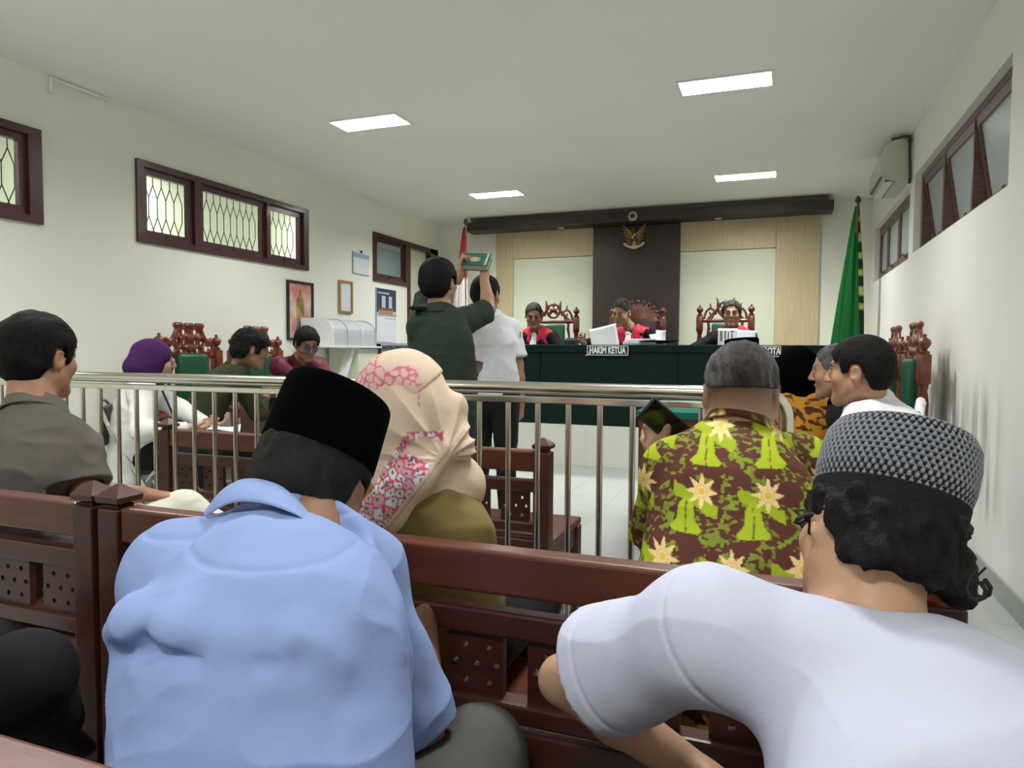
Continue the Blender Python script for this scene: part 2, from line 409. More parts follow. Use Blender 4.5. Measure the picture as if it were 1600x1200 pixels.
right_window(5, *WR[1], [(6.92, 7.62), (7.76, 8.34), (8.46, 8.90)], (0, 0, 0))

# back wall panelling
M_oak = wood('pale oak laminate', (0.60, 0.50, 0.30), rough=0.5, coat=0.0, stretch=(22, 22, 1.0), var=0.09)
M_cream_panel = mat('pale green cream panel', (0.72, 0.76, 0.60), rough=0.6, var=0.02)
M_dkpanel = wood('dark brown panel', (0.030, 0.017, 0.014), rough=0.5, coat=0.05, stretch=(2, 2, 14), var=0.15)
mb = MB(); MBk = frameM((0, YB, 0), (1, 0, 0), (0, 0, 1), (0, -1, 0))
for (x0, x1, z0, z1, lb) in ((-3.76, -3.50, .43, 2.925, 'tall pale oak board left of the left cream panel'), (-3.498, -2.332, 2.492, 2.925, 'wide pale oak board above the left cream panel'),
                             (-1.178, -.012, 2.492, 2.925, 'wide pale oak board above the right cream panel'), (-.01, .49, .43, 2.925, 'broad tall pale oak board right of the right cream panel')):
    mb = MB(); mb.box((x0, YB-.05, z0+.001), (x1, YB-.001, z1-.03), .003); tag(mb.build('oak_board', M_oak), lb, 'wall panel', 'oak boards on the back wall')
mb = MB(); mb.box((-3.498, YB-.025, .431), (-2.331, YB-.002, 2.488), .002); tag(mb.build('cream_panel', M_cream_panel), 'smooth pale cream wall panel left of the dark centre panel', 'wall panel')
mb = MB(); mb.box((-1.179, YB-.025, .431), (-.012, YB-.002, 2.488), .002); tag(mb.build('cream_panel', M_cream_panel), 'smooth pale cream wall panel right of the dark centre panel', 'wall panel')
mb = MB(); mb.box((-2.328, YB-.09, .431), (-1.182, YB-.001, 2.855), .003); tag(mb.build('dark_panel', M_dkpanel), 'tall dark brown centre wall panel carrying the gold eagle emblem', 'wall panel')
# dark pelmet beam with downlights and round camera
b = empty('pelmet_beam', (-1.75, 9.12, 2.94)); tag(b, 'long dark brown pelmet beam under the ceiling above the judges', 'beam')
mb = MB(); mb.box((-2.36, -.12, -.075), (2.36, .20, .04), .004); mb.build('beam_board', M_dkpanel, b)
mb = MB(); mb.box((-2.3, -.06, .04), (2.3, .2, .11), .003); mb.build('upper_rail', mat('grey brown rail', (.09, .075, .06), rough=.6), b)
for x in (-1.0, 1.05):
    mb = MB(); mb.lathe([(.045, -.083), (.045, -.076), (.03, -.074)], 20, Matrix.Translation((x, .03, 0))); mb.build('downlight', M_white, b)
c = empty('security_camera', (-1.74, 8.98, 2.925)); tag(c, 'round white security camera with dark lens on the pelmet beam', 'security camera')
mb = MB(); mb.lathe([(.001, -.02), (.05, -.02), (.062, 0), (.055, .022), (.034, .028), (.034, .02)], 24, Matrix.Rotation(math.radians(90), 4, 'X')); mb.build('housing', mat('grey white plastic', (.45, .45, .40), rough=.4), c, 30)
mb = MB(); mb.lathe([(.001, .012), (.033, .012), (.030, .022), (.001, .026)], 20, Matrix.Rotation(math.radians(90), 4, 'X')); mb.build('lens', M_black, c, 30)

# light fixtures: steel trough, tubes, louvre
M_tube = mat('fluorescent tube', (1.0, 1.0, .97), emit=9.0)
M_refl = mat('bright aluminium reflector', (.85, .86, .85), rough=.2, metal=1.0)
def fixture():
    r = empty('ceiling_light')
    mb = MB(); plate(mb, rect(-LX-.012, LX+.012, -LY-.012, LY+.012), [rect(-LX+.01, LX-.01, -LY+.01, LY-.01)], .006, Matrix.Translation((0, 0, -.008)))
    mb.build('rim', M_white, r)
    mb = MB(); mb.box((-LX, -LY, .0), (-LX+.006, LY, .1)); mb.box((LX-.006, -LY, .0), (LX, LY, .1)); mb.box((-LX, -LY, .0), (LX, -LY+.006, .1)); mb.box((-LX, LY-.006, 0), (LX, LY, .1)); mb.box((-LX, -LY, .1), (LX, LY, .106))
    mb.build('reflector', M_refl, r)
    for y in (-.065, .065):
        mb = MB(); mb.tube([(-LX+.02, y, .018), (LX-.02, y, .018)], .014, 12); mb.build('tube', M_tube, r, 40)
    mb = MB()
    for k in range(9): x = -LX+.06+k*.0625; mb.box((x-.0015, -LY+.01, -.006), (x+.0015, LY-.01, .014))
    mb.build('louvre', M_refl, r)
    return r
pos = ['nearer of the two on the left side', 'nearer of the two on the right side', 'farther of the two on the left side', 'farther of the two on the right side',
       'left one above the foreground benches', 'right one above the foreground benches', 'left one over the last bench row', 'right one over the last bench row']
f0 = None
for i, (x, y) in enumerate(LAMPS):
    f = fixture() if f0 is None else deep_copy(f0, (0, 0, 0)); f0 = f0 or f
    f.location = (x, y, H)
    tag(f, 'recessed louvred fluorescent ceiling light, ' + pos[i], 'ceiling light', 'recessed ceiling lights')

# conduit stub on the left wall top corner
mb = MB(); mb.tube([(XL+.03, 3.40, H-.02), (XL+.03, 3.40, H-.12)], .012, 8); mb.tube([(XL+.03, 3.40, H-.02), (XL+.03, 3.85, H-.02)], .010, 8)
tag(mb.build('wall_conduit', M_ceil, smooth=40), 'short pale conduit stub at the top of the left wall', 'conduit')
# air conditioner
a = empty('air_conditioner', (XR, 6.75, 2.67)); tag(a, 'white split air conditioner high on the right wall above the far window', 'air conditioner')
prof = [(0, .0), (0, .33), (-.13, .33), (-.19, .30), (-.235, .18), (-.235, .06), (-.20, .015), (-.12, -.01)]
mb = MB(); mb.prism(prof, .78, frameM((0, .78, 0), (1, 0, 0), (0, 0, 1), (0, -1, 0))); mb.build('housing', mat('aged white plastic', (.58, .58, .50), rough=.45), a)
mb = MB()
mb.box((-.236, .04, .03), (-.19, .74, .036)).box((-.13, .04, -.012), (-.125, .74, -.004)).box((-.19, .04, -.004), (-.185, .74, .01))
mb.build('outlet_slot', M_black, a)
mb = MB(); mb.box((-.205, .05, .0), (-.135, .73, .008), .002, M=Matrix.Translation((0, 0, -.012))); mb.build('flap', M_white, a)
mb = MB(); mb.tube([(-.03, -.01, .30), (-.03, -.05, .34), (-.03, -.06, .2), (-.02, -.05, 0), (-.02, -.03, -.05)], .012, 8)
mb.tube([(-.16, .0, .335), (-.05, -.03, .35), (-.02, -.06, .30)], .009, 8); mb.build('pipe', M_iron, a, 40)
# ================================================================ implicit-surface sculpting
def V3(*a): return np.array(a if len(a) > 1 else a[0], float)
def nrm(v): v = V3(v); return v/np.linalg.norm(v)
class Sculpt:
    """signed distance field built from tapered capsules and ellipsoids blended smoothly; surface-nets meshing"""
    def __init__(s, res): s.res = res; s.ops = []
    def cone(s, a, b, ra, rb=None, k=.02, flat=None, sub=False):
        s.ops.append(('c', V3(a), V3(b), ra, ra if rb is None else rb, k, flat, sub)); return s
    def ball(s, c, r, k=.02, sub=False): return s.cone(c, V3(c)+[0, 0, 1e-4], r, r, k, None, sub)
    def ell(s, c, r, R=None, k=.02, sub=False):
        s.ops.append(('e', V3(c), V3(r), np.eye(3) if R is None else np.array(R), None, k, None, sub)); return s
    def chain(s, pts, rs, k=.01, sub=False, flat=None):
        for i in range(len(pts)-1): s.cone(pts[i], pts[i+1], rs[i], rs[i+1], k, flat, sub)
        return s
    def cut(s, p, n): s.ops.append(('p', V3(p), nrm(n))); return s          # remove the side the normal points to
    def cutf(s, f): s.ops.append(('f', f)); return s                          # keep where f(P) < 0
    def bounds(s):
        lo = np.full(3, 1e9); hi = -lo
        for o in s.ops:
            if o[0] == 'c' and not o[7]:
                for p, r in ((o[1], o[3]), (o[2], o[4])): lo = np.minimum(lo, p-r); hi = np.maximum(hi, p+r)
            elif o[0] == 'e' and not o[7]:
                e = np.sqrt(((o[3]*o[2][None, :])**2).sum(1)); lo = np.minimum(lo, o[1]-e); hi = np.maximum(hi, o[1]+e)
        return lo-.03, hi+.03
    def field(s):
        lo, hi = s.bounds(); h = s.res; n = np.ceil((hi-lo)/h).astype(int)+1
        F = np.full(n, 1.0, np.float32); ax = [lo[i]+h*np.arange(n[i]) for i in range(3)]
        for o in s.ops:
            if o[0] in 'ce':
                k = o[5]; m = k+3*h
                if o[0] == 'c':
                    a, b, ra, rb, _, flat, sub = o[1:]; r = max(ra, rb)
                    l = np.minimum(a, b)-r-m; u = np.maximum(a, b)+r+m
                else:
                    c, rr, R = o[1], o[2], o[3]; sub = o[7]; e = np.sqrt(((R*rr[None, :])**2).sum(1)); l = c-e-m; u = c+e+m
                i0 = np.clip(np.floor((l-lo)/h).astype(int), 0, n); i1 = np.clip(np.ceil((u-lo)/h).astype(int)+1, 0, n)
                if (i1 <= i0).any(): continue
                X, Y, Z = np.meshgrid(ax[0][i0[0]:i1[0]], ax[1][i0[1]:i1[1]], ax[2][i0[2]:i1[2]], indexing='ij', sparse=True)
                if o[0] == 'c':
                    ab = b-a; L2 = ab@ab
                    px, py, pz = X-a[0], Y-a[1], Z-a[2]
                    t = np.clip((px*ab[0]+py*ab[1]+pz*ab[2])/L2, 0, 1)
                    qx, qy, qz = px-t*ab[0], py-t*ab[1], pz-t*ab[2]
                    d2 = qx*qx+qy*qy+qz*qz
                    if flat is not None:
                        fn, ff = flat; fn = nrm(fn); w = qx*fn[0]+qy*fn[1]+qz*fn[2]
                        d2 = d2+w*w*(1/(ff*ff)-1)
                    d = np.sqrt(d2)-(ra+(rb-ra)*t)
                else:
                    px, py, pz = X-c[0], Y-c[1], Z-c[2]; q = [(px*R[0, j]+py*R[1, j]+pz*R[2, j]) for j in range(3)]
                    k0 = np.sqrt(sum((q[j]/rr[j])**2 for j in range(3))); k1 = np.sqrt(sum((q[j]/rr[j]**2)**2 for j in range(3)))+1e-9
                    d = k0*(k0-1)/k1
                sl = (slice(i0[0], i1[0]), slice(i0[1], i1[1]), slice(i0[2], i1[2])); f = F[sl]
                if sub: f = -f
                hh = np.maximum(k-np.abs(f-d), 0)/k if k > 0 else 0
                g = np.minimum(f, d)-hh*hh*k*.25
                F[sl] = -g if sub else g
            elif o[0] == 'p':
                X, Y, Z = np.meshgrid(*ax, indexing='ij', sparse=True); p, nn = o[1], o[2]
                F = np.maximum(F, ((X-p[0])*nn[0]+(Y-p[1])*nn[1]+(Z-p[2])*nn[2]).astype(np.float32))
            else:
                X, Y, Z = np.meshgrid(*ax, indexing='ij', sparse=True); F = np.maximum(F, np.asarray(o[1](X, Y, Z), np.float32))
        for axi in range(3):
            for e in (0, -1):
                sl = [slice(None)]*3; sl[axi] = e; F[tuple(sl)] = np.maximum(F[tuple(sl)], h)
        return F, lo
    def mesh(s):
        F, lo = s.field(); h = s.res; I = F < 0
        c = I[:-1, :-1, :-1].astype(np.int8)
        for dx in (0, 1):
            for dy in (0, 1):
                for dz in (0, 1):
                    if dx+dy+dz: c = c+I[dx:I.shape[0]-1+dx, dy:I.shape[1]-1+dy, dz:I.shape[2]-1+dz]
        act = np.argwhere((c > 0) & (c < 8)); idx = -np.ones(c.shape, np.int32); idx[tuple(act.T)] = np.arange(len(act))
        P = np.zeros((len(act), 3)); W = np.zeros(len(act))
        cor = [(0, 0, 0), (1, 0, 0), (0, 1, 0), (1, 1, 0), (0, 0, 1), (1, 0, 1), (0, 1, 1), (1, 1, 1)]
        val = [F[act[:, 0]+a, act[:, 1]+b, act[:, 2]+d] for a, b, d in cor]
        for i in range(8):
            for j in range(i+1, 8):
                dd = np.abs(np.array(cor[i])-cor[j]).sum()
                if dd != 1: continue
                m = (val[i] < 0) != (val[j] < 0)
                t = np.where(m, val[i]/np.where(m, val[i]-val[j], 1), 0)
                P += np.where(m[:, None], np.array(cor[i])[None]+t[:, None]*(np.array(cor[j])-np.array(cor[i]))[None], 0); W += m
        P = (P/np.maximum(W, 1)[:, None]+act)*h+lo
        faces = []
        for axi in range(3):
            A = [slice(1, -1)]*3; Bq = [slice(1, -1)]*3; A[axi] = slice(0, -1); Bq[axi] = slice(1, None)
            a = I[tuple(A)]; b = I[tuple(Bq)]; e = np.argwhere(a != b); fl = a[tuple(e.T)]
            e = e+[0 if i == axi else 1 for i in range(3)]
            u, v = (axi+1) % 3, (axi+2) % 3; du = np.zeros(3, int); du[u] = 1; dv = np.zeros(3, int); dv[v] = 1
            q = np.stack([idx[tuple((e-du-dv).T)], idx[tuple((e-dv).T)], idx[tuple(e.T)], idx[tuple((e-du).T)]], 1)
            q[~fl] = q[~fl][:, ::-1]; faces.append(q)
        faces = np.concatenate(faces); faces = faces[(faces >= 0).all(1)]
        return P, faces
    def build(s, name, m, parent=None, disp=None, col=None, relax=1):
        P, Fc = s.mesh()
        E = np.concatenate([Fc[:, [0, 1]], Fc[:, [1, 2]], Fc[:, [2, 3]], Fc[:, [3, 0]]])
        for _ in range(relax):
            S = np.zeros_like(P); C = np.zeros(len(P))
            for j in range(3): S[:, j] = np.bincount(E[:, 0], P[E[:, 1], j], len(P))+np.bincount(E[:, 1], P[E[:, 0], j], len(P))
            C = np.bincount(E[:, 0], minlength=len(P))+np.bincount(E[:, 1], minlength=len(P)); P = .5*P+.5*S/np.maximum(C, 1)[:, None]
        if disp is not None or col is not None:
            fn = np.cross(P[Fc[:, 2]]-P[Fc[:, 0]], P[Fc[:, 3]]-P[Fc[:, 1]]); Nn = np.zeros_like(P)
            for i in range(4):
                for j in range(3): Nn[:, j] += np.bincount(Fc[:, i], fn[:, j], len(P))
            Nn /= np.linalg.norm(Nn, axis=1)[:, None]+1e-12
        cols = col(P, Nn) if col is not None else None
        if disp is not None: P = P+Nn*disp(P, Nn)[:, None]
        off = np.zeros(3)
        if parent is not None: off = np.array(parent.matrix_world.translation) if False else np.array(parent.location)
        o = mesh_from(P-off, Fc, name, m, parent, smooth=True, cols=cols)
        return o
_rng = np.random.RandomState(5)
def noise3(P, sc, seed=0, oct=2):
    """cheap smooth value noise in -1..1"""
    r = np.random.RandomState(seed+11); out = 0; amp = 1; tot = 0; Q = np.asarray(P)*sc
    for _ in range(oct):
        T = r.rand(17, 17, 17)*2-1
        q = Q+r.rand(3)*17; i = np.floor(q).astype(int); f = q-i; f = f*f*(3-2*f); v = 0
        for a in (0, 1):
            for b in (0, 1):
                for c in (0, 1):
                    w = (f[:, 0] if a else 1-f[:, 0])*(f[:, 1] if b else 1-f[:, 1])*(f[:, 2] if c else 1-f[:, 2])
                    v = v+w*T[(i[:, 0]+a) % 17, (i[:, 1]+b) % 17, (i[:, 2]+c) % 17]
        out = out+v*amp; tot += amp; amp *= .5; Q = Q*2.03
    return out/tot
def folds(amp=.006, sc=7, stretch=(1, 1, 1), seed=0, fine=.0012):
    st = V3(stretch)
    def f(P, N):
        n = noise3(P*st, sc, seed, 2); n2 = noise3(P*st[::-1], sc*2.1, seed+3, 1)
        return amp*(1-2*np.abs(n)**.7)*.7+amp*.35*n2+fine*noise3(P, 45, seed+7, 1)
    return f

# ================================================================ people
HAIRS = {}
def head_frame(c, yaw, pitch=0, roll=0):
    """yaw: 0 looks to +y, 90 looks to +x; pitch > 0 looks down; roll > 0 tips to its own right"""
    a = math.radians(yaw); F = V3(math.sin(a), math.cos(a), 0); Rr = V3(math.cos(a), -math.sin(a), 0); U = V3(0, 0, 1)
    p = math.radians(pitch); F2 = F*math.cos(p)-U*math.sin(p); U2 = U*math.cos(p)+F*math.sin(p)
    r = math.radians(roll); R3 = Rr*math.cos(r)-U2*math.sin(r); U3 = U2*math.cos(r)+Rr*math.sin(r)
    return V3(c), np.stack([R3, F2, U3], 1)      # columns: right, forward, up
class Loc:
    def __init__(s, c, R, sc=1.0): s.c = c; s.R = R; s.s = sc
    def __call__(s, x, y, z): return s.c+s.R@(V3(x, y, z)*s.s)
    def inv(s, P): return ((np.asarray(P)-s.c)@s.R)/s.s
def add_head(S, L, female=False, ears=True, fat=1.0):
    q = L.s; R = L.R; f = fat
    S.ell(L(0, -.014, .035), V3(.078, .097, .087)*q, R, k=.02)
    S.ell(L(0, .026, -.03), V3(.063*f, .062, .083)*q, R, k=.03)
    for sx in (-1, 1):
        S.cone(L(.052*f*sx, .0, -.052), L(.014*sx, .072, -.098), .021*q*f, .015*q, k=.03)
        S.ell(L(.04*sx, .062, -.022), V3(.026*f, .022, .024)*q, R, k=.02)
        S.ell(L(.031*sx, .098, .014), V3(.018, .014, .011)*q, R, k=.012, sub=True)
        S.ell(L(.031*sx, .078, .012), V3(.0155, .013, .0115)*q, R, k=.004)
        S.cone(L(.014*sx, .087, .032), L(.046*sx, .078, .033), .008*q, .006*q, k=.015)
        if ears:
            S.ell(L(.081*sx*min(f, 1.03), -.008, -.004), V3(.009, .021, .033)*q, R@rotz(-18*sx), k=.008)
            S.ell(L(.091*sx, -.002, .0), V3(.007, .011, .018)*q, R@rotz(-18*sx), k=.004, sub=True)
    S.cone(L(0, .088, .022), L(0, .110, -.020), .0075*q, .0115*q, k=.012)
    for sx in (-1, 1): S.ball(L(.011*sx, .100, -.026), .0085*q, k=.008)
    S.cone(L(-.02, .083, -.054), L(.02, .083, -.054), .0065*q, k=.008, )
    S.ball(L(0, .092, -.053), .0065*q, k=.01)
    S.cone(L(-.017, .083, -.066), L(.017, .083, -.066), .0075*q, k=.008)
    S.ball(L(0, .076, -.096), .019*q, k=.02)
def rotz(d):
    a = math.radians(d); return np.array([[math.cos(a), -math.sin(a), 0], [math.sin(a), math.cos(a), 0], [0, 0, 1]])
def hand_ops(S, w, fd, pn, thumb, curl=(30, 35, 30), spread=6, sc=1.0, thumb_in=25):
    """w wrist, fd finger direction, pn palm normal (towards what is held), thumb = +1/-1 side along cross(fd, pn)"""
    fd = nrm(fd); pn = nrm(V3(pn)-fd*(V3(pn)@fd)); sd = np.cross(fd, pn)*thumb
    lens = [(.040, .024, .020), (.045, .028, .021), (.041, .026, .020), (.032, .019, .017)]
    S.cone(w-fd*.03*sc, w+fd*.03*sc, .024*sc, .024*sc, k=.02, flat=(pn, .75))
    for i in range(4):
        o = (1.5-i)*.021*sc; kn = w+fd*(.088-.004*abs(i-1))*sc+sd*o; bs = w+fd*.02*sc+sd*o*.55
        S.cone(bs, kn, .014*sc, .0115*sc, k=.014)
        d = nrm(fd+sd*math.tan(math.radians(spread))*(1.5-i)/1.5); p = kn; ang = 0
        for j, l in enumerate(lens[i]):
            ang += math.radians(curl[j]*(1+.08*i)); dd = d*math.cos(ang)+pn*math.sin(ang); n = p+dd*l*sc
            S.cone(p, n, (.0095-.001*j)*sc, (.0088-.001*j)*sc, k=.004); p = n
    t0 = w+fd*.02*sc+sd*.024*sc; a = math.radians(thumb_in)
    d1 = nrm(fd*.75+sd*.75+pn*math.sin(a)*.8); t1 = t0+d1*.043*sc; S.cone(t0, t1, .0145*sc, .0115*sc, k=.012)
    d2 = nrm(fd*.95+sd*.25+pn*math.sin(a)*1.2); t2 = t1+d2*.033*sc; S.cone(t1, t2, .0110*sc, .0095*sc, k=.004)
    S.cone(t2, t2+nrm(d2+pn*.2-sd*.15)*.024*sc, .0095*sc, .0078*sc, k=.004)
def ik(a, c, l1, l2, hint):
    a, c = V3(a), V3(c); d = c-a; D = np.linalg.norm(d); D2 = min(D, (l1+l2)*.995); u = d/D
    x = (l1*l1-l2*l2+D2*D2)/(2*D2); h = math.sqrt(max(l1*l1-x*x, 0)); hv = V3(hint)-u*(V3(hint)@u); hv = nrm(hv)
    return a+u*x+hv*h, a+u*D2
def skin_mat(name, col): return mat('skin '+name, col, rough=0.5, attr=True, bump=.05, bscale=220, spec=.4)
def person(label, sp, group=None):
    """sp: dict with world-space joints; builds body, hair, clothes"""
    s = sp.get('s', 1.0); res = sp.get('res', .006)
    H_c, HR = head_frame(sp['head'], sp.get('yaw', 0), sp.get('pitch', 0), sp.get('roll', 0)); L = Loc(H_c, HR, s*sp.get('hs', 1.0))
    neck = V3(sp['neck']); pel = V3(sp['pelvis']); fa = math.radians(sp.get('face', 0)); Fd = V3(math.sin(fa), math.cos(fa), 0)
    tw = math.radians(sp.get('sh_face', sp.get('face', 0))); Rt = V3(math.cos(tw), -math.sin(tw), 0); Rp = V3(math.cos(fa), -math.sin(fa), 0)
    if 'sh_tilt' in sp: Rt = nrm(Rt+V3(0, 0, sp['sh_tilt']))
    up = nrm(neck-pel); Fs = nrm(np.cross(up, Rt)); bend = sp.get('bend', .03)
    chest = pel+(neck-pel)*.66-Fs*bend; belly = pel+(neck-pel)*.3-Fs*bend*.6; W = sp.get('w', 1.0)*s; D = sp.get('d', 1.0)*s
    root = empty('person', (pel[0], pel[1], sp.get('floor', 0.0))); tag(root, label, 'person', group)
    sw = .165*W; shl = neck-up*.045*s-Rt*sw; shr = neck-up*.045*s+Rt*sw
    for k_, nm in ((0, 'shL'), (1, 'shR')):
        if nm in sp:
            if k_ == 0: shl = V3(sp[nm])
            else: shr = V3(sp[nm])
    B = Sculpt(res); skin = sp['skin']
    add_head(B, L, ears=sp.get('ears', True), fat=sp.get('fat', 1.0))
    nb = neck-up*.03
    B.cone(L(0, -.028, -.055), neck+up*.0, .052*s*sp.get('neckw', 1), .060*s*sp.get('neckw', 1), k=.03)
    B.cone(neck, chest, .07*W, .11*W, k=.05, flat=(Fs, .62)); B.cone(chest, belly, .11*W, .105*W, k=.05, flat=(Fs, .7)); B.cone(belly, pel, .105*W, .11*W, k=.05, flat=(Fs, .7))
    B.cone(shl, shr, .045*s, .045*s, k=.05)
    arms = []
    for sgn, sh, key in ((-1, shl, 'L'), (1, shr, 'R')):
        if 'w'+key not in sp: arms.append(None); continue
        el, wr = ik(sh, sp['w'+key], .29*s, .25*s, sp.get('e'+key, (0, 0, -1)))
        if 'x'+key in sp: el = V3(sp['x'+key]); wr = el+nrm(V3(sp['w'+key])-el)*.25*s
        arms.append((sh, el, wr)); aw = sp.get('armw', 1.0)*s
        B.chain([sh, el], [.047*aw, .037*aw], k=.02); B.cone(el, el+(wr-el)*.35, .037*aw, .039*aw, k=.015); B.cone(el+(wr-el)*.35, wr, .039*aw, .026*aw, k=.015)
        hd = sp.get('h'+key)
        if hd: hand_ops(B, wr, hd[0], hd[1], hd[2] if len(hd) > 2 else 1, hd[3] if len(hd) > 3 else (30, 35, 30), sc=s*1.0, thumb_in=hd[4] if len(hd) > 4 else 25)
        else: hand_ops(B, wr, wr-el, (0, 0, -1), 1, (35, 45, 35), sc=s)
    c0 = V3(skin); hairc = V3(sp.get('hairc', (.006, .0055, .0055))); lip = V3(.30, .10, .085)*(.6+c0.mean())
    def bodycol(P, N):
        q = L.inv(P); C = np.tile(c0, (len(P), 1))*(1+.06*noise3(P, 22, 2, 2))[:, None]
        x, y, z = np.abs(q[:, 0]), q[:, 1], q[:, 2]
        near = np.linalg.norm(q, axis=1) < .165
        def mixc(m, c): m = (np.clip(m, 0, 1)*near)[:, None]; return C*(1-m)+c*m
        C = mixc(((y > .07) & (x < .024) & (z > -.073) & (z < -.049))*.8*(x < .022+.0*z), lip)
        eb = (y > .05) & (x > .012) & (x < .05) & (np.abs(z-(.036-.12*(x-.03)**2*20)) < .0055); C = mixc(eb*.85, hairc*1.5)
        e = (y > .075) & (((x-.031)/.014)**2+((z-.012)/.0058)**2 < 1); C = mixc(e*1.0, V3(.5, .47, .42) if sp.get('eyes', True) else c0*.5)
        e2 = (y > .075) & (((x-.031)/.0062)**2+((z-.012)/.006)**2 < 1); C = mixc(e2*1.0, V3(.02, .012, .01))
        e3 = (y > .075) & (np.abs(((x-.031)/.0155)**2+((z-.013)/.008)**2-1) < .28) & (z > .012); C = mixc(e3*.8, V3(.02, .015, .012))
        st = sp.get('stubble', 0)
        if st: C = mixc(((z < -.045) & (y > .02) & (q[:, 2] > -.14))*st*(.5+.5*noise3(P, 120, 4, 1)), hairc+.03)
        fd = sp.get('fade', 0)                       # shaved sides and back of the head
        if fd: C = mixc(np.clip((q[:, 2]+.055)/.085, 0, 1)*(y < .04)*fd*(x < .08), V3(.075, .062, .055))
        return C
    B.build('body', skin_mat(label[:18], skin), root, col=bodycol, relax=1)
    # hair
    hr = sp.get('hair')
    if hr:
        Sh = Sculpt(min(res, .005)); t = hr.get('t', .012); vol = V3(hr.get('vol', (1, 1, 1)))
        Sh.ell(L(0, -.014+hr.get('dy', 0), .036+hr.get('dz', 0)), (V3(.078, .097, .087)+t)*vol*L.s, HR, k=.02)
        bk = hr.get('back', -.06)
        Sh.ell(L(0, -.045, -.01), (V3(.066, .055, .055)+t)*L.s, HR, k=.03)
        for (c_, r_) in hr.get('extra', []): Sh.ell(L(*c_), V3(r_)*L.s, HR, k=.02)
        hl = hr.get('hl', .075); sb = hr.get('side', -.005)
        def mask(X, Y, Z, L=L):
            P = [X-L.c[0], Y-L.c[1], Z-L.c[2]]; q = [(P[0]*L.R[0, j]+P[1]*L.R[1, j]+P[2]*L.R[2, j])/L.s for j in range(3)]
            er = hr.get('ear', .030); g = np.interp(q[1], [-.12, -.052, -.034, -.022, .010, .020, .040, .052, .085, .13], [bk, bk, sb-.01, er, er+.004, sb, sb, .03+hl*.25, hl, hl+.01])
            # hairline rounds off towards the temples
            g = g-np.clip(np.abs(q[0])-.03, 0, 1)*.45*(q[1] > .055)
            m = (g-q[2])*L.s*.8
            return np.maximum(m, (q[2]-hr['top'])*L.s) if 'top' in hr else m
        Sh.cutf(mask); am = hr.get('amp', .004); scn = hr.get('sc', 38)
        def hd_(P, N): q = L.inv(P)*V3(1, 1, 1); return am*noise3(q*V3(hr.get('str', (1.6, .6, 1))), scn, 3, 2)
        tip = hr.get('tipc')
        def hcol(P, N):
            C = np.tile(hairc, (len(P), 1))*(1+.5*noise3(P*V3(1.5, 1.5, .5), 160, 5, 1))[:, None]
            if tip is not None:
                q = L.inv(P); g = np.clip((.5+.9*noise3(q*V3(3, .7, .7), 60, 9, 2))*hr.get('greyf', lambda q: 1)(q), 0, 1)[:, None]; C = C*(1-g)+V3(tip)*g
            return np.clip(C, .002, 1)
        Sh.build('hair', mat('hair strands', (.01, .01, .01), rough=.7, attr=True, bump=.5, bscale=60, stretch=(4, 4, 1.2), spec=.12), root, disp=hd_, col=hcol)
    return root, dict(L=L, HR=HR, neck=neck, pel=pel, up=up, Rt=Rt, Rp=Rp, Fs=Fs, Fd=Fd, chest=chest, belly=belly, shl=shl, shr=shr, arms=arms, W=W, D=D, s=s, res=res, sp=sp)
def sp_(J, k, d): return J['sp'].get(k, d)
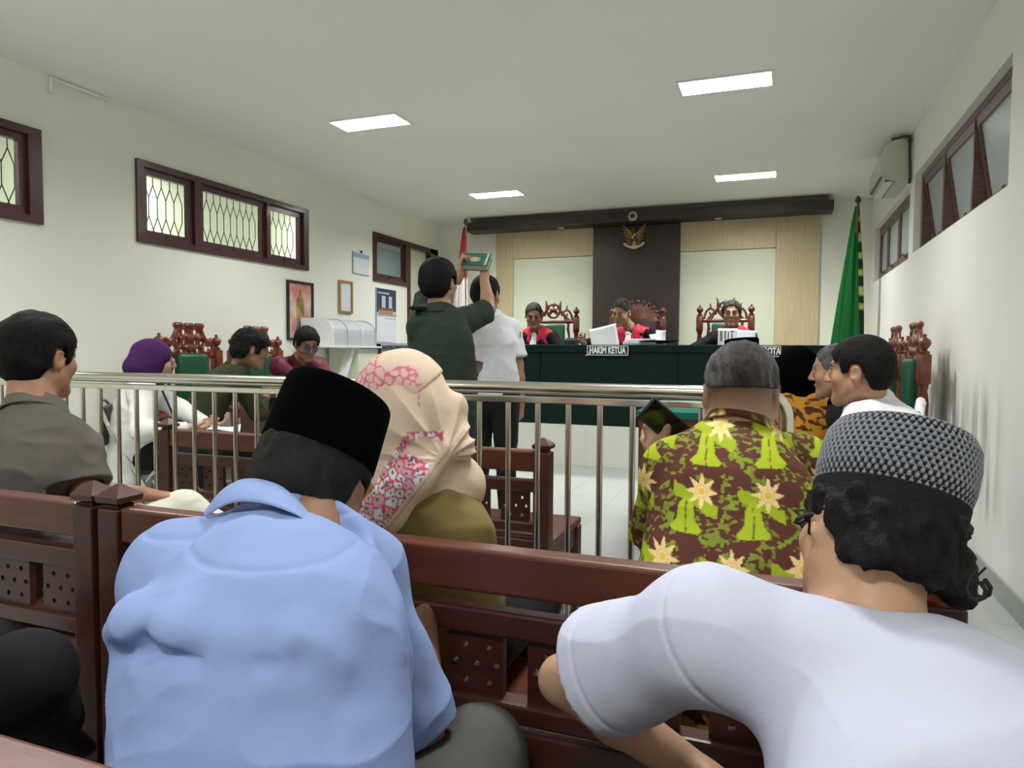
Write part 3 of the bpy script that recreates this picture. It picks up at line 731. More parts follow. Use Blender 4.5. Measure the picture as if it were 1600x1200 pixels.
def shirt(root, J, m, sleeve=.6, name='shirt', disp=None, collar=True, extra=None, col=None, hem=.02, loose=.0, collar_m=None, thick=.0, neck_r=.064, long_cuff=None):
    """sleeve: fraction of upper arm (1 = elbow, 2 = wrist)"""
    S = Sculpt(J['sp'].get('cres', J['res'])); W, s, Fs, up, Rt = J['W'], J['s'], J['Fs'], J['up'], J['Rt']; neck, chest, belly, pel = J['neck'], J['chest'], J['belly'], J['pel']
    D = J['D']; g = .018+thick
    S.cone(neck-up*.06, chest, .10*W+g, .145*W+g, k=.06, flat=(Fs, .62*D)); S.cone(chest, belly, .145*W+g, .14*W+g+loose, k=.06, flat=(Fs, .68*D))
    S.cone(belly, pel+up*hem, .14*W+g+loose, .145*W+g+loose, k=.06, flat=(Fs, .74*D))
    if J['sp'].get('bellyr'): S.ell(belly+Fs*J['sp'].get('bellyf', .07), V3(.13, .10, .13)*J['sp']['bellyr'], np.stack([Rt, Fs, up], 1), k=.08)
    S.cone(neck-up*.006, J['shl']+up*.014, .046*s, .050*s+g*.6, k=.05); S.cone(neck-up*.006, J['shr']+up*.014, .046*s, .050*s+g*.6, k=.05)
    S.cone(J['shl'], J['shr'], .045*s+g*.8, .045*s+g*.8, k=.06)
    aw = J['sp'].get('armw', 1.0)*s; ends = []
    for A in J['arms']:
        if A is None: continue
        sh, el, wr = A
        if sleeve <= 1:
            e = sh+(el-sh)*sleeve; u = nrm(el-sh); sr = J['sp'].get('slv', .064)
            S.cone(sh, e+u*.03, (.058+g*.7)*aw, sr*aw+g*.4, k=.035); S.cut  # trimmed below
            ends.append((e, u, sr*aw+g*.4, .048*aw, el))
        else:
            f = sleeve-1; S.cone(sh, el, (.056+g*.7)*aw, (.046+g*.6)*aw, k=.04); e = el+(wr-el)*f; S.cone(el, e, (.046+g*.6)*aw, .036*aw, k=.02)
            ends.append((e, nrm(wr-el), .036*aw, .028*aw, wr))
    if extra: extra(S)
    for e, u, ro, ri, far in ends:
        # clean sleeve end: cut with a disc-shaped region, then hollow it
        S.cutf(lambda X, Y, Z, e=e, u=u, ro=ro: -np.maximum(-((X-e[0])*u[0]+(Y-e[1])*u[1]+(Z-e[2])*u[2]), np.sqrt((X-e[0]-u[0]*.02)**2+(Y-e[1]-u[1]*.02)**2+(Z-e[2]-u[2]*.02)**2)-ro-.05))
        S.cone(e-u*.045, e+u*.10, ri*.9, ro-.009, k=.002, sub=True)
    Lh = J['L']; nd = nrm(Lh(0, -.01, -.06)-neck)
    S.cone(neck+nd*.022+Fs*.012, neck+nd*.14+Fs*.01, neck_r*s*.9, neck_r*s*1.25, k=.006, sub=True)
    o = S.build(name, m, root, disp=disp or folds(.006, 7, (1, 1, 1), 1), col=col)
    if collar:
        c0 = neck+nd*sp_(J, 'col_up', .030)+Fs*sp_(J, 'col_off', .006); a2 = nrm(Fs-nd*(Fs@nd)); a1 = np.cross(a2, nd); q_ = sp_(J, 'col_r', neck_r)*s
        prof = [(0, -.022), (-.001, .010), (.001, .030), (.006, .036), (.011, .032), (.018, .008), (.026, -.012), (.028, -.017), (.024, -.018), (.014, -.004), (.006, .008), (.004, -.022)]
        rings = []; n_ = 40; gap = math.radians(24)
        for k in range(n_+1):
            t = math.pi/2+gap+(2*math.pi-2*gap)*k/n_; ct, st = math.cos(t), math.sin(t); low = .5+.5*st          # st = 1 at the throat
            fl = 1+.5*max(0, st)
            rings.append([c0+(a1*ct+a2*st)*(q_+r_*fl)+nd*(z_*(1-.25*low)-.020*low+(-.020*max(0, st) if r_ > .015 else 0))-Fs*0 for r_, z_ in prof])
        Vv = np.array([p for r in rings for p in r]); m_ = len(prof); Ff = [(i*m_+j, i*m_+(j+1) % m_, (i+1)*m_+(j+1) % m_, (i+1)*m_+j) for i in range(n_) for j in range(m_)]
        cc = col(Vv, None) if col is not None else None
        mesh_from(Vv-np.array(root.location), np.array(Ff), 'collar', collar_m or m, root, True, cc)
    return o
def trousers(root, J, m, knees, ankles, shoe=None, name='trousers', w=1.0, disp=None, hips=None, res=None, feet=None):
    S = Sculpt(res or J['res']); pel = J['pel']; Rp = J['Rp']; s = J['s']; W = J['W']
    S.cone(pel+J['up']*.05, pel-V3(0, 0, .01), .135*W, .15*W, k=.05, flat=(J['Fs'], .75))
    hl = pel-Rp*.085*W; hr = pel+Rp*.085*W
    if hips: hl, hr = V3(hips[0]), V3(hips[1])
    for h_, k_, a_ in ((hl, knees[0], ankles[0]), (hr, knees[1], ankles[1])):
        k_ = V3(k_); a_ = V3(a_); S.cone(h_, k_, .093*w*s, .066*w*s, k=.04); S.cone(k_, a_, .064*w*s, .046*w*s, k=.02)
        S.ball(k_, .068*w*s, k=.02)
    o = S.build(name, m, root, disp=disp or folds(.004, 9, (1, 1, 1), 4))
    if shoe:
        for i, a_ in enumerate(ankles):
            f = V3(feet[i]) if feet else J['Fd']; f = nrm(f); a_ = V3(a_)
            T = Sculpt(.006); sole = a_-V3(0, 0, .045)
            T.cone(sole-f*.04, sole+f*.05+V3(0, 0, .0), .038, .036, k=.02); T.cone(sole+f*.05, sole+f*.16-V3(0, 0, .008), .036, .030, k=.03); T.cone(a_, sole, .042, .04, k=.03)
            T.cut(sole-V3(0, 0, .035), (0, 0, -1)); T.build('shoe', shoe, root)
    return o
def place_local(J, mb, name, m, parent, smooth=40):
    """mesh builder content given in head coordinates"""
    L = J['L']; M = frameM(L.c, L.R[:, 0], L.R[:, 1], L.R[:, 2]) @ Matrix.Scale(L.s, 4)
    bmesh.ops.transform(mb.bm, matrix=Matrix.Translation(-Vector(parent.location)) @ M, verts=mb.bm.verts)
    return mb.build(name, m, parent, smooth)
def glasses(root, J, m, lensm=None):
    mb = MB()
    for sx in (-1, 1):
        mb.tube([(sx*.033+.021*math.cos(t), .103-.15*abs(sx*.033+.021*math.cos(t))**2*8, .010+.015*math.sin(t)) for t in [2*math.pi*i/18 for i in range(18)]], .0017, 6, closed=True)
        mb.tube([(sx*.054, .099, .014), (sx*.074, .085, .015), (sx*.084, .0, .012), (sx*.083, -.012, .0)], .002, 6)
    mb.tube([(-.012, .105, .012), (0, .108, .015), (.012, .105, .012)], .002, 6)
    g = place_local(J, mb, 'glasses', m, root)
    if lensm:
        mb = MB()
        for sx in (-1, 1): mb.lathe([(.001, 0), (.019, 0), (.019, .001), (.001, .001)], 16, frameM((sx*.033, .1, .010), (1, 0, 0), (0, 0, 1), (0, -1, 0)), sy=.72)
        place_local(J, mb, 'lens', lensm, root)
    return g
def peci(root, J, m, dz=.062, h=.10, tilt=0, y0=-.012, rx=.088, ry=.106, taper=.93, name='peci_cap', n=48):
    mb = MB(); rs = []
    prof = [(.985, -.0), (1.0, .0), (1.0, .02), (.985, h*.5), (taper+.02, h*.86), (taper, h*.97), (taper-.02, h), (taper-.10, h+.001), (taper*.5, h-.004), (.05, h-.006)]
    for k, z in prof:
        rs.append([(rx*k*math.cos(t), y0+ry*k*math.sin(t), dz+z-.10*(ry*math.sin(t))*tilt) for t in [2*math.pi*j/n for j in range(n)]])
    mb.rings(rs); return place_local(J, mb, name, m, root, 35)
# ================================================================ furniture
# stainless railing across the room
RY = 2.15
rail = empty('steel_railing', (-2.4, RY, 0)); tag(rail, 'polished stainless steel railing with round handrail and upright tubes', 'railing')
RX0, RX1 = XL+.02, -.03
mb = MB(); mb.tube([(RX0+2.4, 0, 1.077), (RX1+2.4, 0, 1.077)], .0205, 20); mb.build('handrail', M_steel, rail, 40)
mb = MB(); mb.tube([(RX1+2.4+.065*math.sin(t), 0, 1.077-.065*(1-math.cos(t))) for t in np.linspace(0, math.pi/2, 8)]+[(RX1+2.465, 0, .9), (RX1+2.465, 0, 0)], .0205, 20); mb.build('bent_end', M_steel, rail, 40)
mb = MB(); mb.box((RX0+2.4, -.012, 1.028), (RX1+2.4, .012, 1.050), .003); mb.build('flat_rail', M_steel, rail)
mb = MB(); mb.box((RX0+2.4, -.012, .10), (RX1+2.4, .012, .125), .003); mb.build('bottom_rail', M_steel, rail)
k = 0; x = -.305-.1035*0
px = [-.305+.1035*2-.1035*i for i in range(44)]
for x in px:
    mb = MB(); mb.tube([(x+2.4, 0, .115), (x+2.4, 0, 1.035)], .0095, 14); mb.build('upright', M_steel, rail, 40)
for x in (-4.4,):
    mb = MB(); mb.tube([(x+2.4, 0, 0), (x+2.4, 0, 1.06)], .017, 16); mb.lathe([(.05, 0), (.05, .006), (.018, .012)], 20, Matrix.Translation((x+2.4, 0, 0))); mb.build('end_post', M_steel, rail, 40)

def bench(name, x0, x1, y, zt, label, zs=.43, seatd=.46, left_fin='pyramid', right_fin='pyramid', holes=True, group=None):
    """pew with slatted back towards -y; zt is the top of the back, y the back plane"""
    r = empty('wooden_bench', ((x0+x1)/2, y, 0)); tag(r, label, 'bench', group); cx = (x0+x1)/2; a, b = x0-cx, x1-cx
    def post(x, fin):
        mb = MB(); mb.box((x-.031, -.032, 0), (x+.031, .03, zt-.005), .004)
        p = mb.build('back_post', M_wood, r)
        mb = MB()
        if fin == 'pyramid':
            T = Matrix.Translation((x, 0, zt-.008)) @ Matrix.Rotation(math.radians(45), 4, 'Z')
            mb.lathe([(.028, 0), (.030, .010), (.022, .013), (.047, .017), (.049, .030), (.034, .040), (.006, .056)], 4, T)
        else:
            mb.lathe([(.028, 0), (.032, .01), (.022, .02), (.026, .026), (.040, .034), (.044, .048), (.040, .060), (.030, .070), (.016, .078), (.002, .080)], 22, Matrix.Translation((x, 0, zt-.008)))
        mb.build('finial', M_wood if fin == 'pyramid' else M_carved, p, 35)
    post(a+.031, left_fin); post(b-.031, right_fin)
    xa, xb = a+.06, b-.06
    mb = MB(); mb.box((xa, -.026, zt-.080), (xb, .024, zt), .008, seg=3); mb.build('top_rail', M_wood_top, r)
    mb = MB(); mb.box((xa, -.020, zt-.158), (xb, .016, zt-.110), .006); mb.build('upper_slat', M_wood, r)
    # pierced splats
    pt, pb = zt-.155, zt-.272; n = max(1, round((xb-xa-.05)/.151)); per = (xb-xa)/n; w = per*.70
    for i in range(n):
        c = xa+per*(i+.5); mb = MB()
        hs = [ell(c+dx*w, (pt+pb)/2+dz*(pt-pb), .0065, .0065, 10) for dx, dz in ((-.18, .27), (.24, .27), (-.36, .0), (.02, .0), (.38, .0), (-.18, -.29), (.24, -.29))] if holes else []
        plate(mb, rect(c-w/2, c+w/2, pb-.005, pt+.005), hs, .016, frameM((0, .008, 0), (1, 0, 0), (0, 0, 1), (0, -1, 0)))
        mb.build('splat', M_wood, r)
    mb = MB(); mb.box((xa, -.022, pb-.038), (xb, .022, pb), .006); mb.build('lower_slat', M_wood, r)
    mb = MB(); mb.box((xa, -.018, pb-.115), (xb, .018, pb-.050), .006); mb.build('lower_slat', M_wood, r)
    mb = MB(); mb.box((xa, -.024, zs-.06), (xb, .020, zs+.012), .006).box((xa, -.015, zs-.16), (xb, .012, zs-.06)); mb.build('back_board', M_wood, r)
    mb = MB(); mb.box((a+.005, .03, zs-.028), (b-.005, seatd, zs), .007, seg=3); mb.build('seat', M_wood_top, r)
    mb = MB(); mb.box((a+.03, seatd-.06, zs-.11), (b-.03, seatd-.035, zs-.028), .003); mb.build('apron', M_wood, r)
    for x in (a+.031, b-.031):
        mb = MB(); mb.box((x-.03, seatd-.07, 0), (x+.03, seatd-.012, zs-.028), .004); mb.build('front_leg', M_wood, r)
        mb = MB(); mb.box((x-.018, .03, zs-.11), (x+.018, seatd-.07, zs-.028), .003).box((x-.015, .03, .10), (x+.015, seatd-.07, .15), .003); mb.build('side_rail', M_wood, r)
    return r
bench('b', -1.415, .262, 1.15, .845, 'red brown pierced bench before the knit cap man, right of the pyramid finials', right_fin='ball')
bench('b', -3.15, -1.432, 1.15, .845, 'dark pierced bench under the man in taupe, left of the paired pyramid finials')
bench('b', -2.66, -.765, 2.45, .828, 'low dark wooden bench standing beyond the steel railing', zs=.48, seatd=.46)
bench('b', -1.75, .80, .385, .857, 'bench whose worn brown top rail cuts the bottom left corner', zs=.43, seatd=.40)

# ---- carved armchairs
def crest_A(S, w, z0):
    """wide pierced crown crest centred on x=0 rising from z0; w = half width"""
    y = 0; fl = ((0, 1, 0), .42)
    S.cone((-w*.95, y, z0+.02), (w*.95, y, z0+.02), .030, k=.01, flat=fl)
    S.cone((-w*.62, y, z0+.07), (w*.62, y, z0+.07), .052, k=.01, flat=fl); S.cone((-w*.34, y, z0+.14), (w*.34, y, z0+.14), .05, k=.01, flat=fl); S.cone((-w*.26, y, z0+.20), (w*.26, y, z0+.20), .035, k=.01, flat=fl)
    for sx in (-1, 1):
        S.chain([(sx*w*.95, y, z0+.05), (sx*w*.80, y, z0+.115), (sx*w*.64, y, z0+.125), (sx*w*.52, y, z0+.16), (sx*w*.42, y, z0+.215)], [.026, .026, .026, .028, .030], k=.012, flat=((0, 1, 0), .6))
        S.cone((sx*w*.48, y, z0+.252), (sx*w*.30, y, z0+.252), .024, k=.012); S.ball((sx*w*.84, y, z0+.140), .020, k=.01)
    S.cone((-w*.10, y, z0+.250), (w*.10, y, z0+.250), .024, k=.01); S.chain([(0, -.015, z0+.06), (0, -.02, z0+.15), (0, -.015, z0+.22)], [.016, .012, .018], k=.01)
    for sx in (-1, 1):     # pierced openings
        for hx, hz, rx, rz_ in ((.62, .068, .030, .025), (.30, .055, .024, .019), (.11, .040, .014, .012), (.44, .118, .017, .030), (.20, .122, .017, .032), (.21, .200, .021, .020), (.37, .185, .011, .024), (.80, .078, .016, .016)):
            S.ell((sx*w*hx, 0, z0+hz), (rx, .2, rz_), k=.008, sub=True)
        S.chain([(sx*w*.52, -.014, z0+.16), (sx*w*.38, -.02, z0+.09), (sx*w*.22, -.02, z0+.07), (sx*w*.10, -.02, z0+.10)], [.012, .011, .010, .010], k=.005)
def crest_B(S, w, z0):
    """rounded arch crest with hoops and little flame tips"""
    arc = [(w*.62*math.cos(t), 0, z0+.02+.20*math.sin(t)) for t in np.linspace(math.radians(0), math.radians(180), 15)]
    for sx in (-1, 1):
        side = [(sx*(w*.62+w*.26*math.cos(t)), 0, z0+.02+.125*math.sin(t)) for t in np.linspace(math.radians(-10), math.radians(150), 9)]
        S.chain(side, [.014]*9, k=.006)
        S.chain([(sx*w*.62, 0, z0+.0), (sx*w*.52, 0, z0+.08), (sx*w*.32, 0, z0+.14), (sx*w*.30, 0, z0+.20)], [.020, .018, .018, .02], k=.008)
        S.chain([(sx*w*.74, 0, z0+.03), (sx*w*.6, 0, z0+.06), (sx*w*.66, 0, z0+.10)], [.011]*3, k=.005)
        S.cone((sx*w*.30, 0, z0+.20), (sx*w*.36, 0, z0+.265), .018, .008, k=.008); S.cone((sx*w*.62, 0, z0+.16), (sx*w*.64, 0, z0+.205), .014, .007, k=.008)
        S.chain([(sx*w*.14, 0, z0+.06), (sx*w*.22, 0, z0+.10), (sx*w*.12, 0, z0+.14)], [.012]*3, k=.005)
    S.chain([(w*.30*math.cos(t), 0, z0+.135+.085*math.sin(t)) for t in np.linspace(0, 2*math.pi, 15)], [.014]*15, k=.006)
    S.ball((0, 0, z0+.145), .032, k=.01); S.cone((0, 0, z0+.20), (0, 0, z0+.25), .016, .006, k=.008)
    for t in range(5): a = math.radians(90+72*t); S.cone((0, 0, z0+.145), (w*.24*math.cos(a), 0, z0+.145+.065*math.sin(a)), .013, .008, k=.005)
    S.cone((-w*.9, 0, z0+.0), (w*.9, 0, z0+.0), .022, k=.01)
def crest_C(S, w, z0):
    """solid arched crest with beaded edge"""
    for t in np.linspace(math.radians(5), math.radians(175), 13):
        S.cone((0, 0, z0-.02), (w*.86*math.cos(t), 0, z0+.02+.20*math.sin(t)), .05, .018, k=.02, flat=((0, 1, 0), .5))
    for t in np.linspace(math.radians(8), math.radians(172), 11):
        S.ball((w*.90*math.cos(t), 0, z0+.03+.215*math.sin(t)), .021, k=.006)
    S.cone((-w*.9, 0, z0), (w*.9, 0, z0), .025, k=.01)
def carved_chair(crest, wood_m, pad_m, hw=.29, pad_hw=.15, zc=1.13, pad_top=1.16, solid=False):
    """high back carved armchair, sitter looks to +y"""
    r = empty('carved_armchair')
    C = Sculpt(.0065)
    crest(C, hw-.02, zc); c = C.build('crest', wood_m, r, relax=1)
    for sx in (-1, 1):
        x = sx*hw
        mb = MB(); mb.lathe([(.028, .0), (.03, .42), (.024, .46), (.033, .48), (.022, .52), (.026, .60), (.034, .80), (.036, .88), (.024, .96), (.030, .98), (.030, 1.0)], 16, Matrix.Translation((x, 0, 0)))
        mb.box((x-.038, -.038, 1.0), (x+.038, .038, 1.19), .010, seg=2)
        mb.lathe([(.03, 1.19), (.034, 1.205), (.016, 1.215), (.02, 1.225), (.036, 1.245), (.040, 1.262), (.034, 1.28), (.018, 1.292), (.010, 1.30), (.013, 1.31), (.003, 1.318)], 16, Matrix.Translation((x, 0, 0)))
        mb.build('back_post', wood_m, r, 35)
        mb = MB(); mb.tube([(x, .02, .68), (x, .14, .70), (x*1.04, .36, .685), (x*1.06, .46, .665), (x*1.05, .49, .63)], .024, 12); mb.lathe([(.024, .42), (.02, .5), (.03, .56), (.02, .66)], 12, Matrix.Translation((x*1.02, .42, 0))); mb.build('arm_rest', wood_m, r, 40)
        mb = MB(); mb.lathe([(.022, 0), (.032, .03), (.024, .09), (.034, .25), (.036, .38)], 14, Matrix.Translation((x, .44, 0))); mb.build('leg', wood_m, r, 35)
        # pierced upright splats beside the pad
        S = Sculpt(.007); xs = sx*(pad_hw+.035)
        S.chain([(xs, 0, .62), (xs+sx*.02, 0, .72), (xs, 0, .82), (xs+sx*.02, 0, .93), (xs, 0, 1.04), (xs+sx*.01, 0, zc+.02)], [.016, .012, .018, .012, .018, .016], k=.01)
        S.build('side_splat', wood_m, r)
    mb = MB(); mb.box((-hw+.02, -.02, .60), (hw-.02, .02, .65), .006).box((-hw+.02, -.02, .40), (hw-.02, .02, .44), .006); mb.build('back_rail', wood_m, r)
    mb = MB(); mb.box((-hw-.02, -.02, .35), (hw+.02, .47, .41), .012); mb.build('seat_frame', wood_m, r)
    mb = MB(); mb.box((-hw+.03, .03, .405), (hw-.03, .47, .475), .03, seg=4); mb.build('seat_cushion', pad_m, r, 60)
    S = Sculpt(.008); ph = pad_top-.66
    mb = MB(); mb.box((-pad_hw, -.015, .66), (pad_hw, .065, pad_top), .028, seg=4); mb.build('back_pad', pad_m, r, 60)
    return r
cA = carved_chair(crest_A, M_carved, M_green_pad)
cA.location = (-4.37, 4.29, 0); cA.rotation_euler = (0, 0, math.radians(-90))
tag(cA, 'carved green armchair by the left wall, right of the woman in the purple headscarf', 'armchair', 'carved armchairs')
c = deep_copy(cA, (-4.37, 5.06, 0), math.radians(-90)); tag(c, 'carved armchair behind the man in the dark olive shirt', 'armchair', 'carved armchairs')
c = deep_copy(cA, (.88, 5.30, 0), math.radians(90)); tag(c, 'nearer empty carved green armchair against the right wall', 'armchair', 'carved armchairs')
c = deep_copy(cA, (.88, 6.12, 0), math.radians(90)); tag(c, 'farther empty carved green armchair against the right wall', 'armchair', 'carved armchairs')
cB = carved_chair(crest_B, M_carved_d, M_green_pad, hw=.29, zc=1.13, pad_top=1.10)
cB.location = (-2.62, 8.42, .43); cB.rotation_euler = (0, 0, math.radians(190)); tag(cB, 'carved armchair behind the judge left of the dark centre panel', 'armchair', 'carved armchairs')
c = deep_copy(cB, (-.55, 8.55, .43), math.radians(180)); tag(c, 'carved armchair behind the judge right of the dark centre panel', 'armchair', 'carved armchairs')
M_brown_pad = mat('dark brown leather', (.035, .010, .008), rough=.4)
cC = carved_chair(crest_C, wood('mahogany', (.12, .03, .016), rough=.3, coat=.4, stretch=(6, 6, 6)), M_brown_pad, hw=.30, pad_hw=.24, zc=1.13, pad_top=1.16)
cC.location = (-1.58, 8.55, .43); cC.rotation_euler = (0, 0, math.radians(187)); tag(cC, 'solid backed brown armchair of the presiding judge in front of the dark panel', 'armchair', 'carved armchairs')

# ---- judges' desk with velvet cloth
r = empty('judges_desk', (-1.05, 6.97, .43)); tag(r, 'long desk covered in dark green velvet on the raised platform', 'desk')
mb = MB()
x = -1.80
for w in (0.88, 0.83, 0.02+.62, .62, .60):
    pass
seams = [-1.95, -1.262, .165, .91, 1.85]
for a_, b_ in zip(seams[:-1], seams[1:]):
    mb.box((a_+.004, .012, .0), (b_-.004, .05, .80), .006)
mb.build('front_cloth', M_green_velvet, r)
mb = MB(); mb.box((-1.94, .03, .0), (1.84, .045, .79)); mb.build('front_board', M_green_velvet, r)
mb = MB(); mb.box((-1.97, .02, .79), (1.90, .72, .832), .010, seg=3); mb.box((-1.975, .0, .752), (1.905, .03, .828), .006); mb.build('desk_top', M_green_velvet, r)
mb = MB(); mb.box((-1.94, .05, 0), (-1.90, .70, .79)).box((1.82, .05, 0), (1.86, .70, .79)); mb.build('side_panel', M_table, r)
M_letter = mat('white lettering', (.82, .84, .84), rough=.5)
M_signblk = mat('black sign board', (.012, .02, .02), rough=.4)
def sign(px, txt, w, label, M=None, par=None, xs=.62):
    s_ = empty('name_plate', px); tag(s_, label, 'sign')
    mb = MB(); mb.box((-w/2, -.008, -.052), (w/2, .0, .048), .002); mb.build('board', M_signblk, s_)
    mb = MB()
    for q in ((-w/2, -w/2+.006, -.052, .048), (w/2-.006, w/2, -.052, .048), (-w/2, w/2, -.052, -.046), (-w/2, w/2, .042, .048)): mb.box((q[0], -.011, q[2]), (q[1], -.008, q[3]))
    mb.build('border', M_letter, s_)
    text(txt, .092, 'lettering', M_letter, s_, frameM((0, -.0095, -.003), (1, 0, 0), (0, 0, 1), (0, -1, 0)), .0015, .0035, xs)
    return s_
s1 = sign((-1.588, 6.965, 1.205), 'HAKIM KETUA', .425, 'black plate lettered HAKIM KETUA on the judges desk')
mb = MB(); mb.tube([(-.225, -.012, -.055), (-.19, -.014, -.045), (-.175, -.014, .01)], .006, 6); mb.build('curled_corner', M_letter, s1)
sign((-.18, 6.965, 1.205), 'HAKIM ANGGOTA', .47, 'black plate lettered HAKIM ANGGOTA behind the grey haired man', xs=.6)
# court clerk's desk
r = empty('clerk_desk', (-3.92, 6.97, .43)); tag(r, 'brown wooden court clerk desk with a dark green top left of the standing men', 'desk')
mb = MB(); mb.box((-.62, .01, 0), (.62, .05, .80), .004).box((-.62, .05, 0), (-.58, .65, .80)).box((.58, .05, 0), (.62, .65, .80)); mb.build('desk_body', M_table, r)
mb = MB(); mb.box((-.64, -.01, .80), (.64, .67, .838), .008); mb.build('desk_top', M_green_velvet, r)
s_ = empty('name_plate', (-4.03, 6.955, 1.215)); tag(s_, 'grey plate lettered PANITERA PENGGANTI on the clerk desk', 'sign')
M_sgrey = mat('grey blue sign', (.22, .28, .31), rough=.5)
mb = MB(); mb.box((-.2, -.008, -.05), (.2, .0, .05), .002); mb.build('board', M_sgrey, s_)
text('PANITERA PENGGANTI', .058, 'lettering', mat('dark lettering', (.02, .03, .04), rough=.5), s_, frameM((0, -.009, .004), (1, 0, 0), (0, 0, 1), (0, -1, 0)), .0012, .0018, .62)
mb = MB(); mb.box((-.193, -.01, -.045), (.193, -.008, -.037)).box((-.193, -.01, .037), (.193, -.008, .043)); mb.build('border', M_paper, s_)
mb = MB(); mb.box((-3.93, 6.965, 1.118), (-3.80, 6.972, 1.155), .001); tag(mb.build('paper_note', M_paper), 'small white paper note below the clerk name plate', 'note')
# lawyers' tables in the well of the court
def side_table(loc, w, d, label, rz=0):
    r = empty('side_table', loc, rz); tag(r, label, 'table')
    mb = MB(); mb.box((-w/2, -d/2, .02), (-w/2+.03, d/2, .80)).box((w/2-.03, -d/2, .02), (w/2, d/2, .80)).box((-w/2+.03, -d/2, .02), (w/2-.03, -d/2+.03, .80)).box((-w/2+.03, d/2-.03, .02), (w/2-.03, d/2, .80)); mb.build('table_body', M_table, r)
    mb = MB(); mb.box((-w/2-.02, -d/2-.02, .80), (w/2+.02, d/2+.02, .845), .008); mb.build('cloth_top', M_green_top, r)
    return r
side_table((-.55, 4.65, 0), .40, 1.02, 'brown table with green cloth right of the railing, beside the grey haired man')
side_table((-3.30, 4.39, 0), .90, .46, 'brown table with green cloth in front of the men by the left wall')

# ---- white rack with curved dividers, left wall
r = empty('white_rack', (-4.42, 6.45, 0)); tag(r, 'white rack with four curved dividers on a pedestal by the left wall', 'rack')
mb = MB(); mb.box((-.22, -.52, 1.215), (.22, .48, 1.235), .004); mb.build('shelf', M_white, r)
M_rack = mat('pale blue grey board', (.52, .56, .58), rough=.5)
for k in range(4):
    y = -.42+.27*k
    arc = [(.20*math.cos(t)+.0, .0+.28*math.sin(t)) for t in np.linspace(0, math.pi/2, 8)]
    poly = [(-.2, 0), (.2, 0)]+[(.02+.18*math.cos(t), .13+.16*math.sin(t)) for t in np.linspace(0, math.pi/2, 8)]+[(-.2, .29)]
    mb = MB(); mb.prism(poly, .012, frameM((0, y, 1.235), (1, 0, 0), (0, 0, 1), (0, -1, 0))); mb.build('divider', M_rack if k % 2 else M_white, r)
    if k < 3:
        poly = [(.02+.17*math.cos(t), .13+.15*math.sin(t)) for t in np.linspace(0, math.pi/2, 6)]
        mb = MB(); mb.rings([[(p[0], y+s_, 1.235+p[1]) for s_ in (.002, .255)]+[(p[0]*.98, y+s_, 1.232+p[1]) for s_ in (.255, .002)] for p in [(.19, .0)]+poly+[(-.18, .28)]]); mb.build('cover_sheet', M_rack, r)
mb = MB(); mb.box((-.2, .05, .0), (.18, .46, 1.21), .004); mb.build('pedestal', mat('cream board', (.70, .72, .60), rough=.6), r)
mb = MB(); mb.box((-.04, -.03, -.42), (.04, .03, .42), .003, M=Matrix.Translation((.10, -.16, .85)) @ Matrix.Rotation(math.radians(-28), 4, 'X')); mb.build('brace', M_white, r)

# ---- wall pictures
def ML_(y, z, off=.0): return frameM((XL+off, y, z), (0, 1, 0), (0, 0, 1), (1, 0, 0))
def framed(name, y0, y1, z0, z1, bw, fm, label, cat='picture'):
    y, z = (y0+y1)/2, (z0+z1)/2; r = empty(name, (XL+.004, y, z)); tag(r, label, cat); w, h = (y1-y0)/2, (z1-z0)/2
    mb = MB(); plate(mb, rect(-w, w, -h, h), [rect(-w+bw, w-bw, -h+bw, h-bw)], .022, frameM((0, 0, 0), (0, 1, 0), (0, 0, 1), (1, 0, 0))); mb.build('frame', fm, r)
    return r, w-bw, h-bw
r, w, h = framed('framed_painting', 5.85, 6.275, 1.29, 1.905, .025, M_black, 'black framed painting of a gold robed figure on the left wall')
def grad_mat(name, c1, c2):
    m, t, b = nt(name); L = t.links.new; N = t.nodes.new; tc = N('ShaderNodeTexCoord'); n = N('ShaderNodeTexNoise'); n.inputs['Scale'].default_value = 6; L(tc.outputs['Object'], n.inputs[0])
    cr = N('ShaderNodeValToRGB'); cr.color_ramp.elements[0].color = (*c1, 1); cr.color_ramp.elements[1].color = (*c2, 1); cr.color_ramp.elements[0].position = .35; cr.color_ramp.elements[1].position = .65
    L(n.outputs[0], cr.inputs[0]); L(cr.outputs[0], b.inputs['Base Color']); b.inputs['Roughness'].default_value = .3; return m
mb = MB(); mb.box((.002, -w, -h), (.006, w, h)); mb.build('canvas', grad_mat('pink cream canvas', (.60, .22, .22), (.72, .62, .54)), r)
def flat_poly(poly, d, name, m, par, x=.006):
    mb = MB(); mb.prism(poly, d, frameM((x, 0, 0), (0, 1, 0), (0, 0, 1), (1, 0, 0))); return mb.build(name, m, par)
flat_poly([(-.05, -.10), (-.07, .05), (-.045, .14), (-.02, .17), (-.012, .22), (.012, .22), (.02, .17), (.045, .13), (.065, .03), (.055, -.10)], .003, 'gold_robe', grad_mat('gold and brown paint', (.16, .08, .02), (.50, .38, .14)), r)
flat_poly([(-.045, -.10), (-.075, -.20), (-.09, -.27), (-.05, -.24), (-.01, -.17), (.02, -.22), (.055, -.24), (.05, -.10)], .002, 'grey_skirt', mat('grey paint', (.25, .24, .25), rough=.5), r)
flat_poly(ell(0, .205, .013, .018), .004, 'painted_head', mat('brown paint', (.25, .13, .07), rough=.5), r)
r, w, h = framed('framed_certificate', 6.755, 7.02, 1.62, 1.99, .022, M_gold, 'gold framed white document on the left wall')
mb = MB(); mb.box((.002, -w, -h), (.006, w, h)); mb.build('document', mat('pale blue paper', (.70, .76, .82), rough=.6), r)
